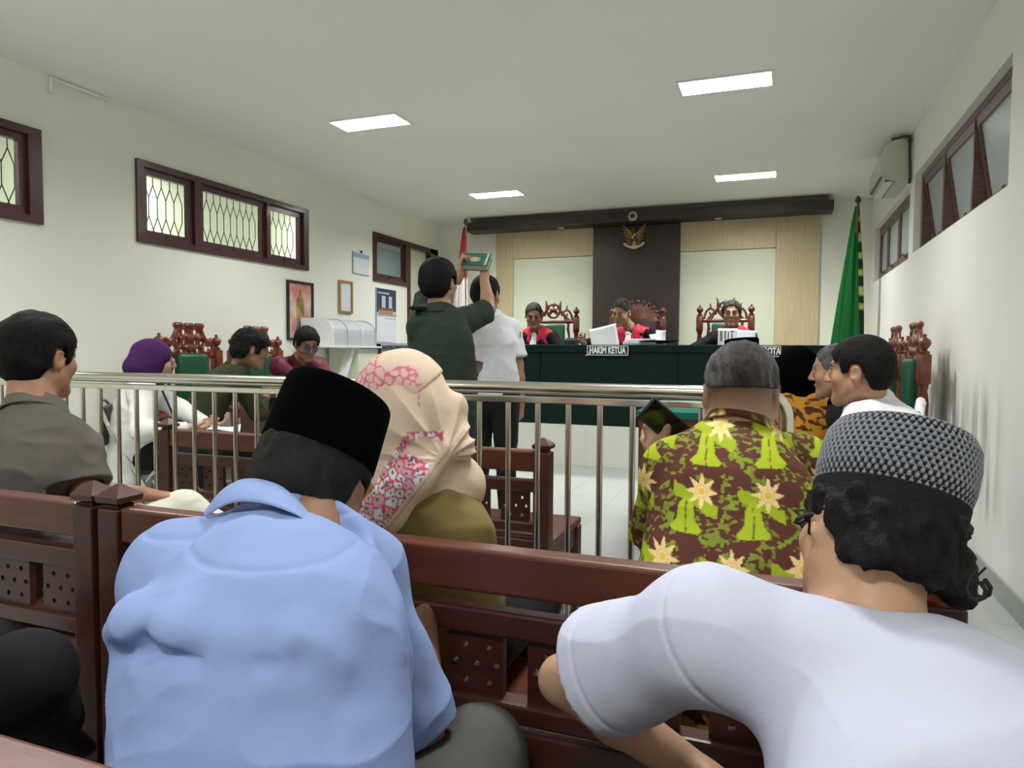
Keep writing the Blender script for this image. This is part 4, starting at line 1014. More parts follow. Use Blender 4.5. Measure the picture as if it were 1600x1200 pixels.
r = empty('wall_planner', (XL+.004, 7.22, 2.23)); tag(r, 'white wall planner with blue header hung beside the small window', 'wall planner')
mb = MB(); mb.box((.0, -.175, -.13), (.008, .175, .125), .001); mb.build('sheet', mat('pale blue paper', (.70, .76, .82)), r)
mb = MB(); mb.box((.008, -.17, .06), (.011, .17, .11)); mb.build('header', mat('blue header print', (.30, .42, .55), rough=.6), r)
mb = MB(); mb.lathe([(.012, 0), (.012, .02), (.002, .025)], 10, frameM((0, 0, .135), (0, 1, 0), (0, 0, 1), (1, 0, 0))); mb.box((0, -.01, .12), (.012, .01, .15)); mb.build('hook', M_iron, r)
mb = MB(); mb.box((0, -.175, -.135), (.010, .175, -.128)).box((0, -.178, -.13), (.010, -.172, .125)); mb.build('edge_strip', mat('grey strip', (.3, .36, .38)), r)
r = empty('wall_calendar', (XL+.004, 7.80, 1.64)); tag(r, 'long wall calendar with a blue group photo above blank white sheets', 'calendar')
mb = MB(); mb.box((0, -.245, -.345), (.006, .245, .335), .001); mb.build('sheet', mat('white calendar paper', (.74, .77, .84), rough=.7), r)
mb = MB(); mb.box((.006, -.235, .02), (.008, .235, .33)); mb.build('photo_ground', mat('navy print', (.03, .045, .09), rough=.5), r)
mb = MB(); mb.box((.008, -.21, .265), (.009, .06, .285)); mb.build('title_strip', mat('pale grey print', (.45, .5, .55), rough=.5), r)
for k, (a_, b_) in enumerate(((-.12, -.03), (.05, .13))):
    mb = MB(); mb.box((.008, a_, .09), (.0092, b_, .24)); mb.build('printed_wall', mat('pale wall print', (.5, .56, .66), rough=.5), r)
mb = MB(); mb.box((.008, -.20, -.02), (.009, .23, .05)); mb.build('printed_floor', mat('light floor print', (.55, .55, .6), rough=.5), r)
for k in range(8):
    mb = MB(); mb.prism([(-.02, 0), (.02, 0), (.016, .05), (.007, .055), (.009, .08), (-.009, .08), (-.007, .055), (-.016, .05)], .002, frameM((.009, -.16+.042*k, .0+.012*(k % 2)), (0, 1, 0), (0, 0, 1), (1, 0, 0))); mb.build('printed_person', mat('tan figure print', (.42, .22, .13), rough=.5), r)
mb = MB(); mb.box((.006, -.245, -.005), (.010, .245, .005)).box((.006, -.05, -.048), (.008, .225, -.042)).box((0, -.25, -.345), (.008, -.243, .335)); mb.build('grey_line', mat('grey print', (.25, .28, .33), rough=.5), r)

# ---- Garuda emblem
r = empty('eagle_emblem', (-1.765, YB-.105, 2.70)); tag(r, 'gold eagle emblem with shield and white ribbon on the dark centre panel', 'emblem')
S = Sculpt(.004)
MG = lambda x, z, y=0: (-1.765+x, YB-.13+y, 2.70+z)
for sx in (-1, 1):
    for k in range(7):
        a = math.radians(58+6*k); ln = .18-.012*k; st = MG(sx*(.035+.004*k), .055-.028*k)
        en = MG(sx*(.155-.010*k+.0*ln), .165-.048*k)
        S.cone(st, en, .011, .009, k=.006, flat=((0, 1, 0), .8))
wg = S.build('wing', M_gold, r)
S = Sculpt(.004); S.ell(MG(0, .015), (.040, .03, .065), k=.02); S.ell(MG(0, .095, -.01), (.022, .024, .026), k=.02); S.cone(MG(-.01, .10, -.02), MG(-.038, .09, -.025), .010, .004, k=.01)
S.cone(MG(-.018, -.04), MG(-.036, -.105), .016, .008, k=.01); S.cone(MG(.018, -.04), MG(.036, -.105), .016, .008, k=.01)
S.build('body', mat('brown gold', (.16, .075, .025), rough=.4, metal=.4), r)
S = Sculpt(.004)
for k in range(-3, 4): S.cone(MG(0, -.05), MG(.014*k, -.155+.004*abs(k)), .012, .012, k=.004, flat=((0, 1, 0), .6))
S.build('tail', mat('pale gold', (.42, .34, .13), rough=.4, metal=.4), r)
S = Sculpt(.004); S.chain([MG(.135*math.sin(t), -.135+.075*(1-math.cos(t))*1.0-.0, -.012) for t in np.linspace(-1.25, 1.25, 11)], [.015]*11, k=.004, flat=((0, 1, 0), .5)); S.build('ribbon', mat('white ribbon', (.62, .60, .52), rough=.5), r)
mb = MB(); mb.prism([(-.03, .03), (.03, .03), (.028, -.015), (0, -.042), (-.028, -.015)], .010, frameM((0, -.05, .012), (1, 0, 0), (0, 0, 1), (0, -1, 0))); sh = mb.build('shield', mat('dark red enamel', (.15, .02, .015), rough=.4), r)
mb = MB(); mb.box((.001, -.062, .012), (.027, -.060, .038)).box((-.026, -.062, -.018), (-.001, -.060, .010)); mb.build('shield_field', mat('white enamel', (.75, .75, .7), rough=.4), sh)

# ---- flags
def furled_flag(loc, h, cols_, label, lean=0.0, wmax=.16, top=.0, seed=1, off=0.0):
    r = empty('furled_flag', loc); tag(r, label, 'flag')
    mb = MB(); mb.lathe([(.15, 0), (.15, .02), (.05, .04), (.02, .06)], 24); mb.build('stand', M_carved_d, r, 35)
    mb = MB(); mb.tube([(0, 0, .04), (0, 0, h)], .013, 12); mb.build('pole', M_carved_d, r, 40)
    mb = MB(); mb.lathe([(.01, 0), (.028, .015), (.03, .04), (.02, .065), (.004, .085)], 16, Matrix.Translation((0, 0, h))); mb.build('pole_tip', M_iron, r, 40)
    n, mz = 72, 60; V = []; Cc = []
    for i in range(mz+1):
        t = i/mz; z = h-.03-t*(h-.55); wr = .018+wmax*t**.8
        for j in range(n):
            a = 2*math.pi*j/n; f = 1+.22*math.sin(5*a+seed+1.5*t)*min(1, t*3)+.10*math.sin(11*a+seed*2-2*t)
            cx = -wr*(.35+off)+lean*t
            V.append((cx+wr*f*math.cos(a), wr*.45*f*math.sin(a), z))
            Cc.append(cols_(t, a, math.cos(a)))
    V = np.array(V); Fq = np.array([(i*n+j, (i+1)*n+j, (i+1)*n+(j+1) % n, i*n+(j+1) % n) for i in range(mz) for j in range(n)])
    mesh_from(V, Fq, 'flag_cloth', cloth('flag cloth', (.5, .5, .5), attr=True, bump=.05), r, True, np.array(Cc, float))
    return r
red = (.20, .007, .011); wht = (.55, .53, .53)
furled_flag((-3.80, 8.35, .43), 2.40, lambda t, a, c: red if t < .36 else (wht if t < .62 else red), 'furled red and white flag on a pole left of the oak panelling', wmax=.105, off=.6)
grn = (.006, .105, .022); ylw = (.55, .42, .05)
def gcol(t, a, c):
    if c > .62 and t > .04: return (.01, .02, .008) if (math.sin(t*60) > -.3 or t > .6) else (.40, .36, .10)
    if t < .16 and c > -.1: return (.22, .16, .03) if c < .35 else (.02, .02, .01)
    return grn
furled_flag((.80, 8.35, .43), 2.36, gcol, 'tall furled dark green flag with yellow fringe in the right back corner', wmax=.145, seed=4)

# ---- folding chairs (chrome tube)
def folding_chair(seat_m, back_m):
    """sitter looks to +y"""
    r = empty('folding_chair')
    for sx in (-1, 1):
        x = sx*.21
        mb = MB(); mb.tube([(x, .26, .01), (x*1.0, .05, .42), (x*.98, -.10, .70), (x*.92, -.15, .84), (x*.6, -.165, .875), (0, -.17, .88)], .011, 10); mb.build('front_tube', M_chrome, r, 40)
        mb = MB(); mb.tube([(x*.9, -.22, .01), (x*.9, -.02, .30), (x*.9, .12, .455)], .011, 10); mb.build('rear_leg', M_chrome, r, 40)
    mb = MB(); mb.tube([(-.21, .22, .09), (.21, .22, .09)], .008, 8).tube([(-.19, -.19, .07), (.19, -.19, .07)], .008, 8); mb.build('cross_tube', M_chrome, r, 40)
    mb = MB(); mb.box((-.19, -.08, .435), (.19, .30, .475), .018, seg=3); mb.build('seat', seat_m, r, 60)
    mb = MB(); mb.box((-.18, -.155, .62), (.18, -.125, .85), .014, seg=3, M=Matrix.Translation((0, -.0, 0))); mb.build('back_rest', back_m, r, 60)
    return r
f = folding_chair(M_black, M_black); f.location = (-3.72, 3.20, 0); f.rotation_euler = (0, 0, math.radians(-45)); tag(f, 'chrome folding chair under the woman in the purple headscarf', 'chair')
# ================================================================ the people
SK1, SK2, SK3 = (.38, .205, .125), (.27, .135, .078), (.42, .25, .165)
M_bshirt = cloth('light blue shirt cotton', (.235, .315, .57), bscale=500)
M_tee = cloth('white tee jersey', (.50, .52, .64), bscale=600)
M_taupe = cloth('taupe shirt cotton', (.135, .120, .102))
M_khaki = cloth('olive khaki jacket', (.20, .155, .055))
M_dkgreen = cloth('dark green shirt', (.020, .034, .024))
M_wshirt = cloth('white shirt cotton', (.72, .73, .78))
M_cream_tr = cloth('cream trousers', (.66, .65, .54))
M_grey_tr = cloth('dark grey trousers', (.075, .078, .072))
M_navy = cloth('navy jeans', (.018, .028, .045))
M_blk = cloth('black cloth', (.008, .008, .010))
M_olive = cloth('dark olive shirt', (.035, .040, .018))
M_maroon = cloth('maroon shirt', (.10, .010, .026), rough=.5)
M_wblouse = cloth('white blouse', (.68, .68, .65))
M_purple = cloth('purple headscarf', (.045, .010, .075))
M_velvetcap = mat('black velvet', (.0016, .0016, .0022), rough=1.0, spec=.02)
M_robe = cloth('black judge robe', (.010, .010, .013))
M_redrobe = cloth('red satin robe panel', (.70, .045, .075), rough=.45)
M_jabot = cloth('white jabot', (.72, .72, .80))
M_shoe = mat('black leather shoe', (.012, .011, .011), rough=.3)
short_hair = dict(t=.012, amp=.004)

# ---------- man in the light blue shirt, black cap
root, J = person('man in a light blue shirt and tall black cap bowing his head in the foreground', dict(
    head=(-0.693, 0.925, 0.975), yaw=-10, pitch=24, roll=10, neck=(-0.666, 0.836, 0.919), pelvis=(-.52, .60, .54), face=-8, bend=.05, w=1.08, res=.0055, cres=.004,
    shL=(-0.793, 0.754, 0.869), shR=(-0.600, 0.900, 0.850), wL=(-.70, .98, .62), eL=(-1, -.2, -.4), xR=(-0.493, 0.917, 0.598), wR=(-.56, 1.05, .66), hR=((-.3, .6, -.7), (-1, 0, 0)), hL=((.3, .6, -.7), (1, 0, 0)),
    col_up=.052, col_off=-.034, col_r=.078, skin=SK2, hair=dict(t=.010, amp=.004, back=-.085, side=-.02, tipc=(.05, .05, .05), greyf=lambda q: .15*(q[:, 2] < .05)), hairc=(.012, .011, .011), neckw=1.1))
def ex(S):
    S.chain([(-0.771, 0.632, 0.843), (-0.725, 0.624, 0.865), (-0.637, 0.622, 0.867), (-0.587, 0.630, 0.858)], [.008, .011, .010, .004], k=.05); S.chain([(-0.568, 0.635, 0.854), (-0.512, 0.650, 0.858), (-0.460, 0.664, 0.840)], [.004, .010, .005], k=.04)
    S.chain([(-0.754, 0.611, 0.824), (-0.686, 0.603, 0.847), (-0.601, 0.595, 0.850)], [.003, .004, .002], k=.035, sub=True); S.chain([(-0.528, 0.605, 0.851), (-0.482, 0.622, 0.854), (-0.444, 0.627, 0.841)], [.001, .003, .001], k=.03, sub=True)
    S.cone((-0.602, 0.831, 0.974), (-0.553, 0.833, 0.954), .036, .036, k=.012, sub=True)
    S.chain([(-0.465, 0.770, 0.858), (-0.452, 0.772, 0.808), (-0.442, 0.774, 0.775)], [.010, .012, .006], k=.03)
fb = folds(.007, 6.5, (1.3, 1, 1.6), 21, .0008)
def bdisp(P, N):
    arm = (P-J['shr'])@nrm(V3((-0.480, 0.679, 0.858))-V3((-0.466, 0.771, 0.883)))       # sleeve seam and yoke seam are shallow grooves
    yoke = P[:, 2]-.935-.10*(P[:, 1]-.66)
    return fb(P, N)-.0022*np.exp(-(yoke/.0028)**2)*(N[:, 1] < .2)
shirt(root, J, M_bshirt, .93, disp=bdisp, extra=ex, loose=.0, collar=False)
def ribbon(T, B, th, name, m, par, n=32, k_=6, bow=.006):
    T = np.array(T); B = np.array(B); t = np.linspace(0, len(T)-1, n)
    def sm(Pt):
        q = np.stack([np.interp(t, range(len(Pt)), Pt[:, i]) for i in range(3)], 1)
        for _ in range(4): q[1:-1] = .5*q[1:-1]+.25*(q[:-2]+q[2:])
        return q
    T, B = sm(T), sm(B); c = T.mean(0)-V3(0, 0, 1.2); out = -nrm(c); rows = []
    for j in range(k_+1): f = j/k_; rows.append(T*(1-f)+B*f+out*bow*math.sin(math.pi*f))
    prof = rows+[r_-out*th for r_ in rows[::-1]]; m_ = len(prof)
    V = np.stack(prof, 1).reshape(-1, 3); F = [(i*m_+j, i*m_+(j+1) % m_, (i+1)*m_+(j+1) % m_, (i+1)*m_+j) for i in range(n-1) for j in range(m_)]
    return mesh_from(V-np.array(par.location), np.array(F), name, m, par, True)
ribbon([(-0.763, 0.770, 0.965), (-0.740, 0.780, 0.998), (-0.716, 0.791, 1.013), (-0.693, 0.799, 1.015), (-0.657, 0.807, 1.007), (-0.617, 0.800, 0.986), (-0.584, 0.790, 0.963)], [(-0.752, 0.764, 0.960), (-0.714, 0.752, 0.981), (-0.685, 0.753, 0.991), (-0.650, 0.755, 0.992), (-0.612, 0.753, 0.987), (-0.585, 0.758, 0.977), (-0.567, 0.764, 0.963)], .007, 'collar', M_bshirt, root)
peci(root, J, M_velvetcap, dz=.052, h=.108, rx=.090, ry=.108, taper=.95, tilt=.7)
trousers(root, J, M_grey_tr, [(-.77, 1.01, .53), (-.435, 1.015, .535)], [(-.78, .98, .1), (-.42, .93, .1)], M_shoe, w=1.12)

# ---------- man in white tee and knitted cap
root, J = person('man in a white T-shirt and grey black knitted cap in the right foreground', dict(
    head=(0.117, 0.952, 0.970), yaw=-30, pitch=14, roll=23, neck=(0.103, 0.866, 0.845), pelvis=(.30, .60, .54), face=-15, bend=.03, w=1.05, res=.005, cres=.004, hs=.87,
    shL=(-0.065, 0.814, 0.868), shR=(0.246, 0.810, 0.799), xL=(-0.271, 0.933, 0.732), wL=(-0.059, 0.942, 0.618), wR=(.45, .95, .60), eR=(1, 0, -.3), hL=((.4, .4, -.6), (0, 0, -1)), hR=((-.6, .7, -.2), (0, 0, -1)),
    skin=(.46, .27, .165), armw=.88, slv=.088, neckw=1.0, ears=True,
    hair=dict(t=.016, amp=.013, sc=52, back=-.052, side=-.022, ear=.0, top=.042, str=(1, 1, 1), vol=(1.0, 1.0, .95), extra=[((.05, -.065, -.035), (.05, .05, .04)), ((-.02, -.085, -.035), (.06, .035, .035)), ((.085, -.04, -.02), (.026, .045, .04))]), hairc=(.010, .009, .009)))
ft = folds(.0065, 5.0, (1, 1, 1.3), 33, .0006); uL = nrm(J['arms'][0][1]-J['arms'][0][0]); eL_ = J['arms'][0][0]+(J['arms'][0][1]-J['arms'][0][0])*.66
def tdisp(P, N):
    s0 = (P-J['arms'][0][0])@uL; s1 = (P-eL_)@uL; nr = np.linalg.norm(P-J['arms'][0][0], axis=1) < .22
    return ft(P, N)-nr*(.0025*np.exp(-((s0+.01)/.003)**2)+.0022*np.exp(-((s1+.028)/.0028)**2))
shirt(root, J, M_tee, .66, collar=False, disp=tdisp, neck_r=.072, loose=.012)
for lk, (lx, ly, lz) in enumerate(((.108, -.045, -.005), (.100, -.085, -.03), (.06, -.125, -.045), (-.085, .02, -.01))):
    mb = MB(); mb.tube([(lx*(1+.02*t)+.014*math.sin(t*.75)*(1 if lx > 0 else -1), ly-.010*math.cos(t*.75), lz+.016*math.cos(t*.7+.5)+.003*t) for t in range(8)], .002, 6, taper=[.0035-.0003*t for t in range(8)])
    place_local(J, mb, 'hair_curl', mat('hair curl', (.006, .0055, .0055), rough=.6), root)
def knit_cap():
    nU, nV = 396, 120; V = []; Cc = []
    rx, ry, y0 = .090, .108, -.014
    prof = [(0, 0), (1.0, 0), (1.02, .035), (1.015, .036), (1.05, .055), (1.05, .085), (1.02, .108), (.93, .123), (.70, .130), (.35, .133), (.02, .134)]
    seg = [0]; 
    for i in range(1, len(prof)): seg.append(seg[-1]+math.hypot((prof[i][0]-prof[i-1][0])*rx, prof[i][1]-prof[i-1][1]))
    s0 = seg[1]; tot = seg[-1]
    for j in range(nV):
        s_ = s0+(tot-s0)*j/(nV-1); k = np.interp(s_, seg, [p[0] for p in prof]); z = np.interp(s_, seg, [p[1] for p in prof]); band = z < .0355
        for i in range(nU):
            t = 2*math.pi*i/nU
            if band: b = .0018*abs(math.sin(t*65)); c = .010
            else:
                row = (s_-s0)/.0072; u = t/(2*math.pi)*66; rr = int(row); fr = row-rr; uu = (u+.5*(rr % 2)) % 1
                tri = abs(uu-.5)*2; on = (tri > .30+.62*fr) if fr < .86 else True
                c = .26 if on else .008; b = .0014 if on else -.0006
            V.append((rx*k*math.cos(t)*(1+b/rx), y0+ry*k*math.sin(t)*(1+b/ry), .024+z*1.08+b*.6)); Cc.append((c*.95, c*.98, c*1.12))
    F = [(j*nU+i, j*nU+(i+1) % nU, (j+1)*nU+(i+1) % nU, (j+1)*nU+i) for j in range(nV-1) for i in range(nU)]
    P = np.array([J['L'](*v) for v in V])-np.array(root.location)
    return mesh_from(P, np.array(F), 'knitted_cap', cloth('knit yarn', (.3, .3, .3), attr=True, bump=.3, bscale=400), root, True, np.array(Cc))
knit_cap()
g_ = glasses(root, J, M_black)
trousers(root, J, M_blk, [(.02, 1.0, .53), (.48, .98, .53)], [(.02, .95, .1), (.50, .92, .1)], M_shoe)

# ---------- woman in the cream flowered headscarf
root, J = person('woman in a cream flowered headscarf and olive khaki jacket seen from behind', dict(
    head=(-0.786, 1.364, 1.036), yaw=-62, pitch=26, roll=6, neck=(-0.750, 1.350, 0.909), pelvis=(-.70, 1.40, .54), face=-25, w=.92, res=.0055, hs=1.08,
    xR=(-0.731, 1.451, 0.660), shL=(-0.836, 1.294, 0.870), shR=(-0.739, 1.416, 0.860), wL=(-.95, 1.62, .62), wR=(-.62, 1.72, .60), eR=(1, -.3, -.5), eL=(-1, -.3, -.5), skin=SK3, ears=False))
shirt(root, J, M_khaki, 1.9, 'jacket', collar=False, disp=folds(.006, 7, (1, 1, 1.8), 41))
def hijab(root, J, m, name='headscarf', col=None, drape=True, disp=None, face=(.058, .05, .078), shoulder=1.0, extra=None, res=.0055, back=.0, size=1.0):
    L, HR = J['L'], J['HR']; s = L.s; S = Sculpt(res); neck, up, Rt, Fs = J['neck'], J['up'], J['Rt'], J['Fs']
    S.ell(L(0, -.022, .036), V3(.093, .116, .104)*s*size, HR, k=.02); S.ell(L(0, -.055, -.01), V3(.082, .075, .085)*s*size, HR, k=.03)
    S.cone(L(0, -.03, -.04), neck+up*.02, .085*s, .085*s, k=.05); S.cone(L(0, .035, -.09), L(0, -.02, -.10), .045*s, .06*s, k=.03)
    S.cone(neck-up*.01-Rt*.10*shoulder, neck-up*.01+Rt*.10*shoulder, .062*s, .062*s, k=.06, flat=(Fs, .9))
    if drape: S.cone(neck+up*.0+Fs*.05, neck-up*.12+Fs*.08, .08*s, .075*s, k=.05)
    if drape: S.cone(neck-up*.0-Fs*.03, neck-up*(.10+back)-Fs*.05, .08*s, .09*s*shoulder, k=.05, flat=(Fs, .6))
    if extra: extra(S)
    S.ell(L(0, .115, -.012), V3(face[0], face[1]+.025, face[2])*s, HR, k=.008, sub=True)
    B = Sculpt
    return S.build(name, m, root, disp=disp or folds(.005, 9, (1, 1, .5), 6), col=col)
CAMR = nrm(V3((-0.679, 1.398, 1.124))-V3((-0.813, 1.348, 1.123))); CU = V3(0, 0, 1); O0 = V3((-0.813, 1.348, 1.123))
def vor(P2, sc, seed=0):
    r = np.random.RandomState(seed); J_ = r.rand(64, 64, 2); q = P2*sc; i = np.floor(q).astype(int); d1 = np.full(len(q), 9.); d2 = d1.copy(); cid = np.zeros(len(q))
    for a in (-1, 0, 1):
        for b in (-1, 0, 1):
            c = i+[a, b]; jj = J_[c[:, 0] % 64, c[:, 1] % 64]; d = np.hypot(*(c+jj-q).T); m = d < d1; d2 = np.where(m, d1, np.minimum(d2, d)); cid = np.where(m, jj[:, 0], cid); d1 = np.where(m, d, d1)
    return d1, d2, cid
def scarfcol(P, N):
    u = (P-O0)@CAMR/1.55*1087+600; v = 600-(P-O0)@CU/1.55*1087            # centimetre-like grid on the cloth
    C = np.tile(V3(.60, .47, .36), (len(P), 1)); d1, d2, cid = vor(np.stack([u, v], 1), 1/13.)
    # flowered border running diagonally over the shoulder
    t = (u-700)*(-.62)+(v-700)*.785; w_ = (u-700)*.785+(v-700)*.62
    band = (w_ < -4) & (w_ > -62+.1*t) & (v > 665) & (u < 700); fl = band & (noise3(P, 14, 8, 1) > -.5)
    C = np.where((fl & (d2-d1 > .20))[:, None], np.where(cid[:, None] > .35, V3(.62, .68, .66), V3(.62, .32, .36)), C)
    C = np.where((fl & (d2-d1 <= .16))[:, None], V3(.50, .07, .16), C); C = np.where((fl & (d1 < .17))[:, None], V3(.03, .14, .16), C)
    top = (u < 668) & (v < 628) & (noise3(P, 20, 3, 1) > -.15); C = np.where((top & (d2-d1 < .16))[:, None], V3(.58, .13, .22), C); C = np.where((top & (d2-d1 >= .16))[:, None], V3(.62, .42, .38), C)
    hem = (np.abs(w_-2) < 1.6) & (v > 665); C = np.where(hem[:, None], V3(.45, .33, .25), C)
    return C
def ex(S):
    # gathered cloth at the nape, thrown over the shoulder
    S.chain([(-0.784, 1.413, 1.133), (-0.838, 1.390, 1.088), (-0.865, 1.356, 1.042)], [.035, .040, .030], k=.03)
    S.chain([(-0.649, 1.306, 0.988), (-0.684, 1.259, 0.939), (-0.739, 1.224, 0.869), (-0.781, 1.194, 0.806)], [.026, .034, .040, .036], k=.03)
    S.chain([(-0.653, 1.384, 1.069), (-0.647, 1.351, 1.003), (-0.618, 1.361, 0.989)], [.030, .026, .020], k=.04)
def pleats(P, N):
    u = (P-O0)@CAMR/1.55*1087+600-704; v = 600-(P-O0)@CU/1.55*1087-704; rr = np.hypot(u, v); th = np.arctan2(v, u)
    g = np.clip((rr-8)/30, 0, 1)*np.clip((150-rr)/90, 0, 1)*(v < 6)
    return base_f(P, N)+g*.0042*(1-2*np.abs(np.sin(th*7.5+.004*rr+.5))**.8)
base_f = folds(.003, 10, (1.5, 1.5, .5), 9, .0006)
M_scarf = cloth('cream scarf cloth', (.6, .48, .37), attr=True, bump=.15)
hijab(root, J, M_scarf, col=scarfcol, disp=pleats, extra=ex, res=.0035, back=.02)
S = Sculpt(.0035); L_ = J['L']; HR_ = J['HR']; q_ = L_.s     # folded outer layer hanging forward over the brow
S.ell(L_(0, -.020, .038), V3(.0975, .1215, .1075)*q_, HR_, k=.02); S.chain([(-0.796, 1.354, 1.112), (-0.833, 1.338, 1.078), (-0.857, 1.329, 1.066)], [.050, .042, .026], k=.04)
pA, pB = V3((-0.671, 1.350, 1.151)), V3((-0.805, 1.292, 1.024)); nn = np.cross(pB-pA, nrm(pA-V3(0, 0, 1.2))); nn = nn if nn@(V3((-0.654, 1.347, 0.989))-pA) > 0 else -nn
S.cut(pA, nn); S.cone(L_(0, .05, -.16), L_(0, .10, -.03), .075*q_, .062*q_, k=.01, sub=True)
S.build('scarf_fold', M_scarf, root, disp=folds(.003, 9, (1, 1, .6), 10, .0006), col=scarfcol)
trousers(root, J, M_blk, [(-.86, 1.82, .50), (-.62, 1.84, .50)], [(-.86, 1.86, .08), (-.62, 1.88, .08)], M_shoe, 'skirt', w=1.05)

# ---------- grey haired man in the batik shirt with a phone
root, J = person('grey haired man in a brown and yellow green batik shirt holding a phone', dict(
    head=(-0.080, 1.879, 1.090), yaw=-6, pitch=6, roll=0, neck=(-0.085, 1.818, 0.978), pelvis=(-.075, 1.44, .54), face=-4, bend=.02, w=1.12, res=.005, cres=.0034, hs=1.04, fat=1.1,
    shL=(-0.225, 1.719, 0.904), shR=(0.070, 1.916, 0.908), wL=(-0.293, 1.918, 0.913), xL=(-0.278, 1.774, 0.707), wR=(.14, 1.86, .62), eR=(1, -.2, -.5), hL=((-.05, .12, .65), (.25, .8, -.15), 1, (35, 45, 30), 40),
    skin=(.30, .165, .10), fade=.8, neckw=1.34, col_r=.072, hair=dict(t=.010, amp=.0035, sc=60, back=.012, side=.03, tipc=(.17, .17, .18), greyf=lambda q: np.clip(-.15+12*np.abs(q[:, 0]), 0, 1), str=(1.5, 1, .5)), hairc=(.03, .026, .026)))
def poly_star(u, v, R0, n=8):
    a = np.arctan2(v, u); r = np.hypot(u, v); k = np.abs(((a*n/(2*np.pi)) % 1)-.5)*2
    return r < R0*(.46+.54*k**1.5)
BO = V3((-0.079, 1.692, 0.976)); BR = J['Rt']
def batik(P, N):
    u = (P-BO)@BR/1.52*1087; v = -(P-BO)[:, 2]/1.50*1087; side = (P-BO)@J['Fs']/1.66*1087*.6
    u = u+np.sign(u)*np.clip(side-60, 0, 400)*.35
    C = np.tile(V3(.075, .021, .014), (len(P), 1)); ph = noise3(P, 30, 5, 2); ph2 = noise3(P, 75, 6, 2); ph3 = noise3(P, 130, 12, 1)
    vine = (np.abs(noise3(P, 16, 14, 2)) < .10) & (ph3 > -.1); C = np.where(vine[:, None], V3(.16, .23, .012), C)
    vine2 = (np.abs(noise3(P, 21, 24, 2)-.1) < .16) & (ph3 > .05); C = np.where(vine2[:, None], V3(.15, .18, .02), C)
    for row in range(-1, 5):
        for col_ in range(-4, 5):
            off = (0, -27, 18, -10, 0, 20)[row % 6]
            cx = -25+98*col_+off; cy = -32+92*row
            # leaf spray above every bell
            bx, by = cx-22, cy+32
            lf = (np.abs((v-by+24)-.45*(u-bx)) < 9+5*ph2) & (np.abs(u-bx-12) < 34) & (ph > -.45); C = np.where(lf[:, None], V3(.25, .32, .010), C)
            dv = v-by; bell = (dv > -22) & (dv < 24) & (np.abs(u-bx) < np.interp(dv, [-22, -12, 8, 19, 24], [5, 11, 14, 25, 19])) & (np.abs(u-bx) > 1.0)
            C = np.where(bell[:, None], V3(.29, .37, .012), C)
            st = poly_star(u-cx, v-cy, 25); C = np.where(st[:, None], V3(.66, .48, .22), C)
            r = np.hypot(u-cx, v-cy); C = np.where((r < 5)[:, None], V3(.60, .38, .06), C)
            rg = (st & (np.abs(r-9) < 1.1)); C = np.where(rg[:, None], V3(.55, .40, .16), C)
    return C
shirt(root, J, cloth('batik cotton', (.3, .3, .1), attr=True, bump=.05), .95, 'batik_shirt', col=batik, disp=folds(.005, 6.5, (1, 1, 1.2), 51, .0005), neck_r=.07, loose=.015)
trousers(root, J, M_navy, [(-.24, 1.88, .52), (.12, 1.88, .52)], [(-.24, 1.93, .1), (.12, 1.93, .1)], M_shoe, w=1.1)
ph = empty('smartphone', (-0.271, 1.920, 0.999)); tag(ph, 'black smartphone held up by the grey haired man in batik', 'phone')
PM = frameM((0, 0, 0), nrm((.80, .05, -.62)), nrm(np.cross(nrm((.3, .85, -.1)), nrm((.80, .05, -.62)))), nrm((.3, .85, -.1)))
pa = nrm(V3((-0.211, 1.941, 0.957))-V3((-0.321, 1.904, 1.054))); pn_ = nrm(V3(-.1, -1, .25)-pa*(V3(-.1, -1, .25)@pa)); pb_ = np.cross(pn_, pa)
PM = frameM((0, 0, 0), pa, pb_, pn_)
mb = MB(); mb.box((-.078, -.037, -.004), (.078, .037, .004), .0035, seg=3, M=PM); mb.build('phone_body', mat('black phone case', (.006, .006, .007), rough=.45), ph, 50)
mb = MB(); mb.box((.045, .008, .004), (.07, .028, .006), .001, M=PM).box((-.07, -.031, .0041), (.04, .031, .0044), M=PM); mb.build('phone_screen', mat('dark screen', (.004, .004, .005), rough=.08), ph)

# ---------- man in the taupe shirt
root, J = person('black haired man in a taupe short sleeved shirt at the left edge', dict(
    head=(-2.075, 1.463, 1.167), yaw=-4, pitch=4, roll=0, neck=(-2.030, 1.407, 0.996), pelvis=(-2.02, 1.44, .54), face=8, bend=.03, w=1.1, res=.006, fat=1.06,
    shL=(-2.162, 1.288, 0.891), shR=(-1.941, 1.457, 0.900), xR=(-1.855, 1.440, 0.769), wR=(-1.920, 1.670, 0.726), wL=(-2.05, 1.78, .64), eL=(-1, 0, -.5), hR=((.5, .6, -.15), (0, 0, -1)), skin=(.36, .19, .115), neckw=1.1,
    hair=dict(t=.018, amp=.006, sc=34, back=-.075, side=-.015, hl=.07, vol=(1.0, 1.02, 1.03))))
shirt(root, J, M_taupe, .80, disp=folds(.009, 8, (1, 1, 2.0), 61, .001), loose=.01)
trousers(root, J, M_cream_tr, [(-2.05, 1.86, .53), (-1.836, 1.762, 0.649)], [(-2.04, 1.90, .1), (-1.45, 1.93, .42)], M_shoe, w=1.08, feet=[(0, 1, 0), (.6, .7, 0)])

